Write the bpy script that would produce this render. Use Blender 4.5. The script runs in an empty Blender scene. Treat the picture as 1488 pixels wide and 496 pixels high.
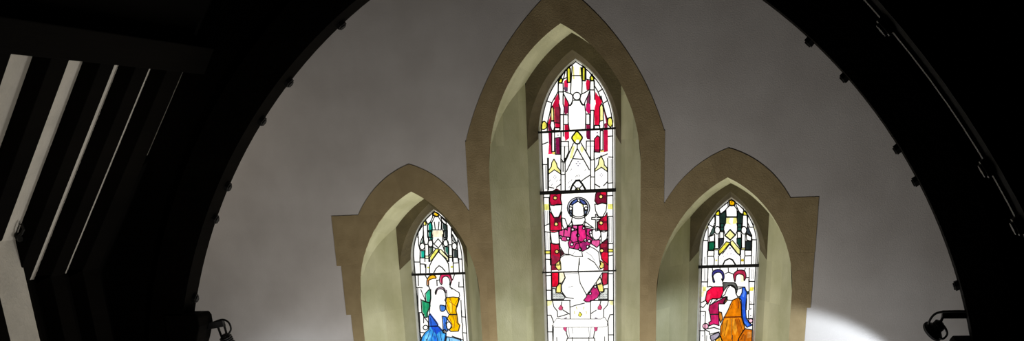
import bpy, math, random
from mathutils import Vector
random.seed(4)
SC = bpy.context.scene
COL = SC.collection

# ------------------------------------------------------------------ glass drawings (millimetres on each panel)
CENTRE = [
('P','canopy_glass','c81c46','n',[-114,3889,-83,3910,-78,3871,-81,3838,-115,3840]),
('P','canopy_glass','5e3a54','n',[-115,3847,-81,3838,-84,3806,-108,3811,-119,3831]),
('P','canopy_glass','c4123a','n',[90,3890,119,3879,123,3840,115,3808,88,3809,82,3862]),
('P','canopy_glass','c4123a','n',[-186,3776,-159,3774,-164,3709,-150,3675,-157,3549,-158,3526,-200,3528,-205,3504,-240,3493,-271,3494,-273,3561,-248,3627,-226,3705]),
('P','canopy_glass','c41840','n',[-163,3807,-156,3748,-205,3750,-185,3779]),
('P','canopy_glass','84263a','n',[-199,3691,-165,3692,-155,3642,-161,3556,-199,3561,-203,3645]),
('P','canopy_glass','5c1030','n',[-269,3561,-246,3560,-236,3492,-271,3494]),
('P','canopy_glass','c4123a','n',[-113,3772,-83,3770,-77,3704,-84,3638,-113,3623,-119,3673]),
('P','canopy_glass','8c1e46','n',[-115,3693,-81,3691,-84,3638,-113,3623,-118,3660]),
('P','canopy_glass','c4123a','n',[-119,3547,-80,3542,-79,3441,-121,3443]),
('P','canopy_glass','d01440','n',[-120,3505,-78,3503,-79,3435,-114,3414,-121,3458]),
('P','canopy_glass','7c3654','n',[88,3770,118,3801,125,3733,87,3735]),
('P','canopy_glass','7c3654','n',[88,3761,118,3759,121,3707,87,3702]),
('P','canopy_glass','c4185c','n',[83,3702,121,3707,122,3634,104,3619,78,3650]),
('P','canopy_glass','8c1c44','n',[80,3537,118,3529,119,3432,79,3434]),
('P','canopy_glass','7c1440','n',[80,3495,121,3493,120,3413,86,3421,79,3455]),
('P','canopy_glass','c4123a','n',[167,3792,215,3728,163,3731]),
('P','canopy_glass','d41038','n',[163,3757,208,3754,230,3711,211,3689,210,3564,202,3528,156,3527,158,3665,170,3698]),
('P','canopy_glass','8c1c3c','n',[230,3708,259,3608,278,3554,274,3488,277,3424,239,3426,247,3536,263,3541,237,3655]),
('P','canopy_glass','c01440','n',[239,3484,277,3482,276,3311,238,3306]),
('P','canopy_glass','86143a','n',[-270,3512,-236,3510,-238,3314,-277,3312,-267,3370]),
('P','canopy_glass','d82450','n',[-266,3404,-244,3369,-238,3314,-277,3312]),
('P','canopy_glass','7e1446','o',[-204,3441,-160,3446,-160,3307,-203,3309]),
('P','canopy_glass','dc1c48','o',[159,3417,186,3443,208,3429,207,3307,157,3313]),
('P','canopy_glass','7c1434','n',[158,3333,207,3331,207,3306,157,3312]),
('P','canopy_glass','W','o',[-237,3580,-210,3578,-204,3538,-213,3505,-232,3506,-245,3547]),
('P','canopy_glass','f6ee96','o',[-221,3699,-210,3678,-210,3585,-237,3580,-234,3679]),
('P','canopy_glass','W','o',[210,3557,242,3562,247,3529,236,3490,213,3491,202,3525]),
('P','canopy_glass','f6ee96','o',[226,3695,241,3668,242,3562,210,3557,211,3669]),
('P','canopy_glass','W','o',[-232,3504,-207,3502,-212,3333,-237,3331]),
('P','canopy_glass','W','o',[213,3482,238,3481,236,3326,211,3324]),
('P','canopy_glass','f0d468','n',[-237,3331,-210,3330,-205,3309,-238,3310]),
('P','canopy_glass','f0d468','n',[210,3326,236,3325,240,3309,209,3309]),
('P','canopy_glass','W','o',[-204,3525,-158,3522,-159,3502,-205,3503]),
('P','canopy_glass','W','o',[160,3525,209,3523,209,3494,160,3495]),
('P','canopy_glass','50304a','n',[-175,3465,-176,3462,-178,3460,-181,3459,-184,3460,-187,3462,-187,3465,-186,3468,-184,3470,-181,3470,-178,3469,-176,3467]),
('P','canopy_glass','50304a','n',[187,3467,186,3465,184,3463,181,3462,178,3463,175,3465,175,3468,175,3470,178,3472,181,3473,184,3472,186,3470]),
('P','canopy_glass','e6e23a','oo',[-62,4002,-50,3979,-51,3876,-78,3877,-80,3980]),
('P','canopy_glass','e6e23a','oo',[70,3997,84,3977,82,3881,55,3883,58,3979]),
('P','canopy_glass','e6e23a','oo',[-142,3926,-120,3899,-130,3875,-158,3878,-161,3901]),
('P','canopy_glass','e6e23a','oo',[144,3926,161,3899,157,3877,131,3878,126,3901]),
('P','canopy_glass','f6ee96','n',[-36,4003,-21,3996,-19,3900,-32,3900]),
('P','canopy_glass','eee88c','n',[31,3993,46,3986,45,3890,26,3929]),
('P','canopy_glass','eee45c','os',[-303,3583,-278,3562,-278,3532,-305,3516,-330,3537,-327,3571]),
('P','canopy_glass','eee868','os',[304,3582,325,3558,323,3525,304,3506,281,3534,285,3570]),
('P','angel_figure','W','os',[-120,3809,-78,3796,-37,3777,-34,3735,-46,3703,-65,3696,-81,3731,-106,3771]),
('P','angel_figure','W','os',[122,3808,80,3790,42,3773,34,3731,49,3698,68,3693,81,3722,103,3760]),
('P','angel_figure','W','o',[-73,3694,-50,3703,-34,3735,34,3731,56,3697,75,3696,83,3617,77,3497,-70,3496,-80,3572]),
('P','angel_figure','W','o',[39,3763,34,3749,21,3738,4,3735,-14,3740,-26,3752,-30,3767,-25,3782,-12,3792,5,3795,22,3790,35,3779]),
('L','canopy_glass','K',1,[-30,3927,41,3923]),
('L','canopy_glass','K',1,[-32,4003,-46,3869,-52,3785]),
('L','canopy_glass','K',1,[46,3986,55,3863,50,3779]),
('L','canopy_glass','K',1,[-154,3807,-120,3805]),
('L','canopy_glass','K',1,[126,3807,160,3805]),
('L','canopy_glass','K',1,[-160,3875,-163,3810,-156,3748]),
('L','canopy_glass','K',1,[-118,3873,-118,3808,-121,3746]),
('L','canopy_glass','K',1,[127,3875,122,3808,125,3733]),
('L','canopy_glass','K',1,[161,3873,163,3805,166,3730]),
('L','canopy_glass','K',1,[-93,3972,-114,3905,-79,3916]),
('L','canopy_glass','K',1,[91,3964,90,3893,120,3885]),
('L','canopy_glass','K',1,[-43,4014,-97,3969,-124,3935,-164,3875]),
('L','canopy_glass','K',1,[58,4001,120,3946,164,3889]),
('L','canopy_glass','K',1,[-162,3869,-165,3810,-205,3750]),
('L','canopy_glass','K',1,[164,3876,164,3838,197,3787]),
('L','canopy_glass','K',1,[197,3787,238,3808]),
('L','canopy_glass','K',1,[197,3787,223,3727]),
('L','canopy_glass','K',1,[-121,3772,-122,3710,-112,3680,-117,3630]),
('L','canopy_glass','K',1,[-161,3712,-150,3675,-151,3629]),
('L','canopy_glass','K',1,[-151,3627,-117,3626]),
('L','canopy_glass','K',1,[-151,3625,-154,3509]),
('L','canopy_glass','K',1,[-121,3624,-125,3453]),
('L','canopy_glass','K',1,[125,3759,121,3700]),
('L','canopy_glass','K',1,[127,3647,158,3646]),
('L','canopy_glass','K',1,[127,3644,122,3495]),
('L','canopy_glass','K',1,[158,3642,152,3494]),
('L','canopy_glass','K',1,[-113,3625,-79,3622,-80,3545,-115,3547]),
('L','canopy_glass','K',1,[84,3620,119,3618,118,3535,82,3537,84,3620]),
('L','canopy_glass','K',1,[-189,3776,-225,3725,-251,3627,-268,3575,-275,3494]),
('L','canopy_glass','K',1,[-267,3741,-225,3725]),
('L','canopy_glass','K',1,[223,3754,259,3621,282,3560]),
('L','canopy_glass','K',1,[245,3697,279,3715]),
('L','canopy_glass','K',1,[274,3571,316,3585]),
('L','canopy_glass','K',1,[-153,3559,-203,3565]),
('P','canopy_glass','e6e23a','oos',[-1,3486,29,3461,48,3433,32,3407,16,3387,-11,3388,-33,3410,-48,3437,-28,3463]),
('P','canopy_glass','W','n',[-10,3419,13,3418,16,3392,-3,3388,-20,3397]),
('P','canopy_glass','f2f0a0','n',[-50,3366,-26,3372,-52,3271,-79,3266,-62,3319]),
('P','canopy_glass','f2f0a0','n',[31,3370,58,3341,38,3308,23,3336]),
('L','canopy_glass','K',1,[0,3347,-44,3267,-105,3163]),
('L','canopy_glass','K',1,[0,3347,56,3256,109,3168]),
('L','canopy_glass','K',1,[1,3384,0,3347]),
('L','canopy_glass','K',1,[-34,3393,-90,3287,-119,3233]),
('L','canopy_glass','K',1,[36,3390,96,3292,126,3250]),
('L','canopy_glass','K',1,[-44,3267,56,3256]),
('L','canopy_glass','K',1,[-147,3499,-149,3412]),
('L','canopy_glass','K',1,[-150,3371,-153,3269,-134,3247,-136,3165]),
('L','canopy_glass','K',1,[-80,3409,-78,3327,-119,3247]),
('L','canopy_glass','K',1,[-149,3412,-80,3409]),
('L','canopy_glass','K',1,[-149,3412,-150,3371]),
('L','canopy_glass','K',1,[-116,3370,-122,3261,-119,3243,-154,3245]),
('L','canopy_glass','K',1,[86,3404,155,3401]),
('L','canopy_glass','K',1,[121,3486,122,3250]),
('L','canopy_glass','K',1,[158,3397,153,3249,118,3247]),
('L','canopy_glass','K',1,[86,3404,81,3320,122,3246]),
('L','canopy_glass','K',1,[-325,3396,-270,3411]),
('L','canopy_glass','K',1,[-331,3230,-280,3228]),
('L','canopy_glass','K',1,[284,3432,326,3433]),
('L','canopy_glass','K',1,[287,3266,329,3262]),
('L','canopy_glass','K',1,[172,3254,276,3291]),
('L','canopy_glass','g',0.6,[-150,3371,-85,3368]),
('L','canopy_glass','g',0.6,[81,3364,154,3360]),
('P','canopy_glass','f4ee90','o',[-219,3271,-195,3232,-190,3205,-160,3172,-158,3144,-218,3182,-273,3149,-273,3177,-245,3210,-240,3241]),
('P','canopy_glass','f4f0a8','o',[218,3279,245,3230,248,3203,275,3174,275,3147,221,3184,159,3152,159,3166,191,3205,199,3246]),
('L','canopy_glass','K',1,[-270,3280,-278,3017]),
('L','canopy_glass','K',1,[-279,3281,-285,3003]),
('L','canopy_glass','K',1,[-154,3275,-160,3012]),
('L','canopy_glass','K',1,[-114,3273,-120,3010]),
('L','canopy_glass','K',1,[279,3256,278,3002]),
('L','canopy_glass','K',1,[122,3263,119,3008]),
('L','canopy_glass','K',1,[157,3262,157,3007]),
('L','canopy_glass','K',1,[34,3078,69,3100,120,3126]),
('L','canopy_glass','K',1,[-41,3046,-14,3020,-3,3006]),
('L','canopy_glass','K',1,[37,3039,13,3019]),
('L','canopy_glass','K',1,[-278,3041,-227,3029]),
('L','canopy_glass','K',1,[-203,3035,-159,3061]),
('L','canopy_glass','K',1,[158,3048,204,3022]),
('L','canopy_glass','K',1,[239,3031,274,3061]),
('L','canopy_glass','K',1,[-156,3141,-117,3139]),
('L','canopy_glass','K',1,[124,3109,155,3107]),
('L','canopy_glass','K',1,[282,3050,328,3052]),
('L','canopy_glass','K',1.8,[-69,3008,-49,3050,-17,3083,14,3085,41,3053,68,3010]),
('P','canopy_glass','4a4618','o',[21,3001,17,2991,9,2984,-3,2981,-15,2985,-23,2993,-26,3003,-23,3014,-14,3021,-2,3023,9,3020,18,3012]),
('P','canopy_glass','e8e4b0','n',[4,3011,3,3008,0,3006,-3,3006,-6,3007,-8,3009,-9,3012,-8,3014,-6,3016,-2,3017,1,3016,3,3014]),
('P','canopy_glass','8a8696','n',[24,3223,20,3218,14,3218,11,3223,14,3228,20,3228]),
('P','canopy_glass','8a8696','n',[-7,3224,-11,3219,-17,3220,-21,3225,-17,3230,-11,3229]),
('P','canopy_glass','8a8696','n',[8,3207,4,3202,-2,3203,-5,3208,-2,3213,5,3212]),
('P','canopy_glass','8a8696','n',[8,3240,5,3235,-1,3235,-5,3241,-1,3245,5,3245]),
('P','canopy_glass','8a8696','n',[-204,3119,-207,3115,-211,3115,-214,3119,-211,3122,-207,3122]),
('P','canopy_glass','8a8696','n',[-226,3119,-229,3116,-233,3116,-236,3120,-233,3123,-229,3123]),
('P','canopy_glass','8a8696','n',[-216,3107,-218,3104,-223,3104,-225,3108,-223,3111,-218,3111]),
('P','canopy_glass','8a8696','n',[-215,3131,-217,3127,-222,3127,-224,3131,-222,3134,-217,3134]),
('P','canopy_glass','8a8696','n',[232,3118,230,3114,225,3115,223,3118,225,3122,230,3121]),
('P','canopy_glass','8a8696','n',[211,3119,208,3115,204,3116,201,3119,204,3123,208,3122]),
('P','canopy_glass','8a8696','n',[221,3107,219,3103,214,3104,212,3107,214,3111,219,3110]),
('P','canopy_glass','8a8696','n',[221,3130,219,3126,215,3127,212,3130,215,3134,219,3133]),
('L','canopy_glass','g',0.6,[-67,3168,-56,3182]),
('L','canopy_glass','g',0.6,[65,3163,76,3176]),
('L','canopy_glass','g',0.6,[-65,3082,-54,3095]),
('L','canopy_glass','g',0.6,[-89,3065,-78,3079]),
('L','canopy_glass','g',0.6,[-6,3117,5,3131]),
('L','canopy_glass','g',0.6,[-22,3115,-10,3128]),
('L','canopy_glass','g',0.6,[10,3115,21,3129]),
('L','canopy_glass','g',0.6,[-86,3027,-75,3040]),
('L','canopy_glass','g',0.6,[-251,3051,-240,3064]),
('L','canopy_glass','g',0.6,[-203,3084,-191,3097]),
('L','canopy_glass','g',0.6,[-171,3089,-160,3103]),
('L','canopy_glass','g',0.6,[-270,3086,-258,3100]),
('P','enthroned_figure','b01236','o',[-263,2990,-207,3019,-161,2986,-166,2933,-155,2887,-211,2885,-259,2887,-273,2923]),
('P','enthroned_figure','5a1024','n',[-243,3007,-207,3026,-168,3004,-177,2980,-208,2970,-240,2985]),
('P','enthroned_figure','b81238','o',[-276,2831,-257,2816,-234,2779,-182,2781,-157,2826,-166,2762,-161,2665,-277,2669]),
('P','enthroned_figure','5c1428','n',[-234,2775,-182,2777,-167,2755,-175,2734,-235,2739]),
('P','enthroned_figure','d01840','n',[-273,2731,-167,2728,-169,2666,-193,2656,-258,2655,-274,2662]),
('P','enthroned_figure','c01236','o',[-273,2560,-241,2548,-192,2547,-189,2507,-174,2477,-183,2425,-193,2363,-275,2365]),
('P','enthroned_figure','4a2028','n',[-192,2543,-188,2507,-142,2458,-183,2433,-198,2485]),
('P','enthroned_figure','8c2040','n',[-264,2457,-195,2433,-197,2363,-273,2365]),
('P','enthroned_figure','94203c','n',[-273,2425,-188,2423,-188,2394,-230,2372,-230,2343,-203,2316,-272,2314]),
('P','enthroned_figure','e01030','o',[-271,2299,-203,2297,-206,2185,-231,2166,-272,2167]),
('P','enthroned_figure','74142e','o',[181,2990,231,3002,270,2973,269,2882,230,2887,179,2875,156,2907,165,2963]),
('P','enthroned_figure','dc1434','n',[208,2986,258,2984,258,2949,231,2960,215,2961]),
('P','enthroned_figure','7c142c','o',[269,2804,275,2651,181,2654,178,2722,213,2760,253,2777]),
('P','enthroned_figure','d41438','n',[269,2801,274,2740,241,2731,229,2756]),
('P','enthroned_figure','d41438','n',[221,2699,268,2691,271,2651,197,2657]),
('P','enthroned_figure','c01838','n',[197,2716,272,2713,268,2652,220,2650,181,2684]),
('P','enthroned_figure','6c142c','o',[199,2532,227,2549,275,2580,278,2457,277,2351,218,2400,199,2474]),
('P','enthroned_figure','a02038','n',[207,2535,263,2534,259,2508,211,2506]),
('P','enthroned_figure','e01438','n',[226,2462,276,2456,277,2369,218,2404,210,2433]),
('P','enthroned_figure','d01434','n',[202,2413,278,2411,277,2352,237,2349,218,2390]),
('P','enthroned_figure','8c1830','n',[238,2360,277,2359,277,2300,225,2302]),
('P','enthroned_figure','b82842','o',[221,2283,273,2282,268,2182,224,2168,216,2228]),
('P','enthroned_figure','W','o',[-275,2888,-231,2882,-203,2892,-155,2887,-165,2827,-190,2781,-230,2779,-257,2823]),
('P','enthroned_figure','W','o',[-274,2655,-234,2650,-193,2660,-188,2551,-220,2548,-261,2556]),
('P','enthroned_figure','W','o',[156,2879,187,2878,222,2887,269,2875,261,2819,229,2770,190,2772,163,2822]),
('P','enthroned_figure','W','o',[208,2647,240,2639,275,2649,267,2581,219,2546]),
('P','enthroned_figure','f8dc80','o',[-199,2945,-202,2937,-208,2931,-218,2930,-227,2932,-233,2938,-235,2946,-233,2954,-226,2960,-217,2962,-208,2959,-201,2953]),
('P','enthroned_figure','f8dc80','o',[-196,2722,-198,2713,-205,2708,-214,2706,-224,2708,-230,2714,-232,2723,-230,2731,-223,2737,-213,2739,-204,2736,-198,2730]),
('P','enthroned_figure','f8dc80','o',[231,2939,229,2932,222,2926,213,2924,204,2927,198,2933,196,2941,198,2949,205,2954,214,2956,223,2954,229,2948]),
('P','enthroned_figure','f8dc80','o',[231,2717,229,2709,222,2703,213,2701,204,2704,197,2710,195,2718,197,2726,204,2732,213,2734,222,2731,229,2725]),
('P','enthroned_figure','f8dc80','o',[-196,2481,-198,2473,-205,2467,-215,2465,-224,2467,-231,2474,-233,2482,-230,2491,-223,2497,-214,2499,-205,2496,-198,2490]),
('P','enthroned_figure','f8dc80','o',[235,2478,232,2470,225,2464,216,2462,207,2464,200,2470,198,2479,201,2487,207,2493,216,2495,226,2493,232,2486]),
('P','enthroned_figure','f6e27c','o',[-188,2405,-181,2379,-178,2319,-203,2316,-230,2343,-230,2372]),
('P','enthroned_figure','fdf2cc','o',[-199,2301,-154,2296,-139,2251,-173,2199,-202,2200]),
('P','enthroned_figure','f6e27c','o',[-206,2196,-181,2192,-184,2112,-233,2113,-227,2162]),
('P','enthroned_figure','f6e27c','o',[198,2391,238,2368,237,2331,205,2317,193,2339,206,2361]),
('P','enthroned_figure','fdf4d4','o',[200,2247,216,2198,168,2176,160,2199]),
('P','enthroned_figure','f6e27c','o',[168,2176,224,2186,231,2115,187,2112]),
('P','enthroned_figure','d4d8d0','o',[-269,2156,-236,2151,-233,2113,-175,2108,-144,2070,-161,2051,-272,2053]),
('P','enthroned_figure','d4d8d0','o',[240,2141,272,2140,271,2043,182,2044,199,2101,235,2111]),
('L','enthroned_figure','g',0.6,[-262,2102,-250,2095,-240,2102]),
('L','enthroned_figure','g',0.6,[195,2093,207,2085,217,2093]),
('L','enthroned_figure','g',0.6,[-263,2084,-250,2076,-240,2084]),
('L','enthroned_figure','g',0.6,[195,2075,207,2067,217,2075]),
('L','enthroned_figure','g',0.6,[-263,2066,-251,2058,-241,2065]),
('L','enthroned_figure','g',0.6,[195,2057,207,2049,216,2056]),
('L','enthroned_figure','g',0.6,[-236,2102,-224,2094,-213,2101]),
('L','enthroned_figure','g',0.6,[221,2093,233,2085,243,2092]),
('L','enthroned_figure','g',0.6,[-236,2084,-224,2076,-214,2083]),
('L','enthroned_figure','g',0.6,[221,2075,233,2067,242,2074]),
('L','enthroned_figure','g',0.6,[-237,2065,-225,2057,-214,2065]),
('L','enthroned_figure','g',0.6,[220,2056,232,2049,242,2056]),
('L','enthroned_figure','g',0.6,[-209,2101,-197,2093,-187,2101]),
('L','enthroned_figure','g',0.6,[247,2092,259,2084,268,2092]),
('L','enthroned_figure','g',0.6,[-210,2083,-198,2075,-188,2083]),
('L','enthroned_figure','g',0.6,[246,2074,258,2066,268,2074]),
('L','enthroned_figure','g',0.6,[-210,2065,-198,2057,-188,2064]),
('L','enthroned_figure','g',0.6,[246,2056,258,2048,268,2055]),
('L','enthroned_figure','g',0.6,[-183,2101,-171,2093,-161,2100]),
('L','enthroned_figure','g',0.6,[-184,2083,-171,2075,-161,2082]),
('L','enthroned_figure','g',0.6,[-184,2064,-172,2056,-162,2064]),
('P','enthroned_figure/halo','c8ccd8','o',[108,2849,104,2826,93,2804,76,2786,54,2772,28,2764,1,2762,-27,2766,-52,2776,-74,2791,-90,2811,-101,2833,-104,2857,-99,2880,-88,2901,-71,2919,-49,2933,-23,2941,4,2943,31,2939,56,2929,78,2914,94,2895,104,2873]),
('P','enthroned_figure/halo','W','o',[90,2850,87,2830,78,2812,64,2796,45,2785,24,2778,1,2776,-22,2779,-43,2788,-61,2801,-75,2817,-84,2836,-86,2856,-83,2876,-73,2894,-59,2909,-41,2920,-19,2927,4,2929,26,2926,47,2917,65,2904,79,2888,88,2869]),
('P','enthroned_figure/halo','4c62ac','o',[-72,2884,-52,2911,-12,2933,-4,2913,-28,2896,-60,2880]),
('P','enthroned_figure/halo','4c5a9c','o',[12,2932,58,2914,81,2878,46,2883,19,2905]),
('P','enthroned_figure/halo','6c7890','o',[-89,2838,-61,2834,-61,2780,-78,2788]),
('P','enthroned_figure/halo','6c7890','o',[57,2830,85,2825,72,2790,56,2783]),
('P','enthroned_figure','W','o',[-56,2850,-59,2843,-65,2837,-73,2836,-81,2838,-87,2844,-89,2851,-87,2858,-81,2864,-73,2865,-64,2863,-58,2857]),
('P','enthroned_figure','W','o',[88,2846,86,2840,80,2835,73,2833,65,2835,60,2840,58,2847,60,2854,66,2859,73,2860,81,2858,86,2853]),
('P','enthroned_figure','W','o',[-52,2883,-28,2896,-1,2909,46,2880,55,2798,64,2747,39,2709,-56,2708,-67,2741,-54,2801]),
('P','enthroned_figure','f4ee9c','n',[25,2891,44,2877,46,2856,30,2869]),
('P','enthroned_figure','W','o',[-63,2741,-56,2712,-104,2699]),
('P','enthroned_figure','W','o',[63,2733,142,2677,55,2698]),
('P','enthroned_figure','W','o',[162,2794,176,2793,174,2765,210,2764,209,2747,174,2748,174,2651,160,2651,161,2748,125,2750,125,2767,160,2766]),
('P','enthroned_figure/magenta_robe','c42a76','o',[-60,2710,-9,2703,39,2710,70,2680,141,2664,102,2651,101,2622,132,2585,116,2549,100,2528,84,2499,35,2478,-13,2494,-53,2503,-93,2511,-104,2555,-83,2591,-73,2663]),
('P','enthroned_figure/magenta_robe','d8488c','o',[-169,2670,-145,2673,-104,2693,-72,2696,-78,2606,-99,2577,-131,2571,-163,2579,-190,2631,-185,2667]),
('P','enthroned_figure/magenta_robe','e86aa8','o',[-56,2710,-10,2702,-13,2670,-53,2681]),
('P','enthroned_figure/magenta_robe','e0287c','o',[-5,2701,39,2707,62,2666,73,2608,69,2572,21,2559,-7,2574]),
('P','enthroned_figure/magenta_robe','d83c8c','o',[-69,2656,-13,2665,-11,2564,-59,2558,-83,2584]),
('P','enthroned_figure/magenta_robe','9c2468','n',[25,2555,69,2561,84,2543,67,2492,35,2482,24,2508]),
('P','enthroned_figure/magenta_robe','e05a98','o',[124,2574,204,2572,199,2532,171,2507,116,2542]),
('L','enthroned_figure/magenta_robe','K',1,[-9,2703,-10,2618]),
('L','enthroned_figure/magenta_robe','K',1,[-7,2567,23,2479]),
('L','enthroned_figure/magenta_robe','K',1,[-137,2669,-146,2615]),
('L','enthroned_figure/magenta_robe','K',1,[-170,2616,-90,2602]),
('L','enthroned_figure/magenta_robe','K',1,[-53,2503,-28,2546,25,2555]),
('L','enthroned_figure/magenta_robe','K',1,[78,2673,70,2623,125,2585]),
('P','enthroned_figure/magenta_robe','fff4fa','o',[-42,2670,-46,2660,-57,2656,-68,2661,-72,2671,-67,2680,-57,2684,-46,2679]),
('P','enthroned_figure/magenta_robe','fff4fa','o',[66,2680,61,2671,50,2667,40,2672,36,2681,40,2691,51,2695,61,2690]),
('P','enthroned_figure/magenta_robe','fff4fa','o',[7,2619,3,2609,-8,2606,-19,2610,-23,2620,-18,2629,-7,2633,3,2629]),
('P','enthroned_figure/magenta_robe','fff4fa','o',[128,2640,124,2631,113,2627,103,2631,98,2641,103,2651,114,2655,124,2650]),
('P','enthroned_figure/magenta_robe','fff4fa','o',[77,2572,73,2562,62,2558,51,2563,47,2573,52,2582,63,2586,73,2582]),
('P','enthroned_figure/magenta_robe','fff4fa','o',[113,2566,109,2556,98,2552,87,2557,83,2567,88,2576,98,2580,109,2576]),
('P','enthroned_figure/magenta_robe','fff4fa','o',[-53,2541,-57,2532,-68,2528,-79,2532,-83,2542,-78,2552,-67,2556,-57,2551]),
('P','enthroned_figure/magenta_robe','fff4fa','o',[-87,2593,-92,2583,-103,2579,-114,2584,-118,2594,-113,2603,-102,2607,-92,2603]),
('P','enthroned_figure/magenta_robe','fff4fa','o',[-161,2608,-166,2598,-176,2595,-187,2599,-191,2609,-187,2619,-176,2622,-165,2618]),
('P','enthroned_figure/magenta_robe','fff4fa','o',[100,2514,96,2505,85,2501,74,2505,70,2515,75,2525,86,2529,96,2524]),
('P','enthroned_figure/magenta_robe','fff4fa','o',[27,2495,22,2485,11,2481,1,2486,-4,2496,1,2505,12,2509,22,2505]),
('P','enthroned_figure','W','o',[-158,2773,-130,2768,-108,2710,-109,2663,-117,2676,-137,2671,-148,2695,-156,2712]),
('P','enthroned_figure','W','os',[133,2660,165,2667,197,2660,210,2618,188,2579,148,2577,129,2621]),
('L','enthroned_figure','K',0.8,[-187,2580,-181,2521,-142,2461,-102,2453]),
('L','enthroned_figure','K',0.8,[-97,2504,-102,2456,-30,2432,34,2431,27,2471]),
('L','enthroned_figure','K',0.8,[100,2520,147,2497,187,2467,194,2408,202,2353]),
('L','enthroned_figure','K',0.8,[-183,2425,-142,2450,-94,2449]),
('L','enthroned_figure','K',0.8,[2,2420,1,2358]),
('L','enthroned_figure','g',0.5,[-37,2480,-62,2452]),
('L','enthroned_figure','g',0.5,[67,2470,115,2439,146,2395]),
('L','enthroned_figure','K',0.8,[2,2418,-12,2307,6,2195,65,2088]),
('L','enthroned_figure','K',0.8,[82,2416,146,2377,193,2310]),
('L','enthroned_figure','K',0.8,[-147,2273,-139,2243,-178,2176,-175,2123,-135,2069,-62,2057]),
('L','enthroned_figure','K',0.8,[217,2280,160,2199,65,2088]),
('L','enthroned_figure','g',0.6,[-155,2281,-17,2285]),
('L','enthroned_figure','g',0.6,[-109,2160,-68,2170]),
('P','enthroned_figure/robe_hem','c82c74','o',[159,2177,175,2139,195,2101,174,2063,142,2045,93,2024,60,2024,36,2040,61,2066,69,2084,94,2103,127,2155]),
('P','enthroned_figure/robe_hem','fff4fa','o',[165,2159,161,2150,151,2147,141,2151,137,2160,142,2169,151,2172,161,2168]),
('P','enthroned_figure/robe_hem','fff4fa','o',[114,2101,110,2092,100,2088,90,2092,86,2101,91,2110,100,2114,110,2110]),
('P','border_glass','f2ee80','n',[-322,2896,-286,2895,-284,2845,-320,2846]),
('P','border_glass','f2ee80','n',[277,2875,324,2873,323,2831,277,2832]),
('P','border_glass','e8de60','o',[-332,2492,-275,2491,-276,2465,-332,2466]),
('P','border_glass','e8de60','o',[274,2490,326,2488,326,2463,274,2464]),
('L','border_glass','K',1,[-273,2951,-277,2669]),
('L','border_glass','K',1,[-328,2953,-273,2951]),
('L','border_glass','K',1,[273,2945,328,2946]),
('L','border_glass','K',1,[280,2769,280,2651]),
('L','border_glass','K',1,[-332,2710,-280,2727]),
('L','border_glass','K',1,[280,2772,327,2771]),
('L','border_glass','K',1,[-334,2661,-278,2652]),
('L','border_glass','K',1,[-273,2728,-281,2365]),
('L','border_glass','K',1,[280,2709,279,2351]),
('L','border_glass','K',1,[279,2537,326,2537]),
('L','border_glass','K',1,[282,2431,325,2437]),
('L','border_glass','K',1,[-330,2418,-277,2413]),
('L','border_glass','K',1,[-271,2425,-279,2053]),
('L','border_glass','K',1,[279,2411,276,2042]),
('L','border_glass','K',1,[-331,2270,-273,2273]),
('L','border_glass','K',1,[-331,2138,-277,2137]),
('L','border_glass','K',1,[281,2274,325,2273]),
('L','border_glass','g',0.6,[-312,2839,-312,2724]),
('L','border_glass','g',0.6,[-296,2838,-296,2723]),
('L','border_glass','g',0.6,[292,2761,293,2650]),
('L','border_glass','g',0.6,[307,2761,308,2650]),
('L','border_glass','g',0.6,[-314,2649,-315,2503]),
('L','border_glass','g',0.6,[-298,2649,-299,2502]),
('L','border_glass','g',0.6,[291,2709,292,2551]),
('L','border_glass','g',0.6,[307,2708,308,2550]),
('L','border_glass','g',0.6,[-302,3220,-305,3025]),
('L','border_glass','g',0.6,[-292,3219,-296,3024]),
('L','border_glass','g',0.6,[299,3248,300,3063]),
('L','border_glass','g',0.6,[314,3248,315,3063]),
('L','predella_glass','K',1.2,[-342,2045,-95,2040]),
('L','predella_glass','K',1.2,[101,2037,328,2032]),
('L','predella_glass','K',0.9,[-272,2046,-257,1984,-225,1945,-223,1891]),
('L','predella_glass','K',0.9,[-178,2029,-187,1991]),
('L','predella_glass','K',0.9,[-99,2043,-99,1874]),
('L','predella_glass','K',0.9,[105,2039,103,1871]),
('L','predella_glass','K',0.9,[-92,1981,-39,1996,44,2013]),
('L','predella_glass','K',0.9,[-171,1956,-106,1916]),
('L','predella_glass','K',0.9,[-214,1891,-118,1917]),
('L','predella_glass','K',0.9,[279,2035,267,1990,230,1953,229,1884]),
('L','predella_glass','K',0.9,[206,2037,194,1992]),
('L','predella_glass','K',0.9,[107,1917,157,1946]),
('L','predella_glass','K',0.9,[-132,1691,137,1688]),
('L','predella_glass','K',0.9,[-132,1691,-146,1640]),
('L','predella_glass','K',0.9,[137,1688,145,1637]),
('L','predella_glass','K',0.9,[-267,1799,-276,1642]),
('L','predella_glass','K',0.9,[274,1791,277,1636]),
('L','predella_glass','K',0.9,[-142,1789,-139,1734,-124,1695]),
('L','predella_glass','K',0.9,[167,1785,138,1746,129,1692]),
('L','predella_glass','K',0.9,[-326,1908,-289,1908,-265,1845,-262,1806]),
('L','predella_glass','K',0.9,[323,1904,291,1902,270,1845,274,1799]),
('L','predella_glass','K',0.9,[-331,1753,-281,1752]),
('L','predella_glass','K',0.9,[281,1717,326,1717]),
('L','predella_glass','K',0.9,[-279,1814,-276,1642]),
('L','predella_glass','g',0.5,[-95,1866,-77,1734]),
('L','predella_glass','g',0.5,[-117,1789,-111,1703]),
('L','predella_glass','g',0.5,[81,1794,88,1700]),
('L','predella_glass','g',0.5,[106,1793,100,1700]),
('P','predella_glass','d85078','o',[-188,1998,-171,1971,-184,1954,-204,1957,-210,1972]),
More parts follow.
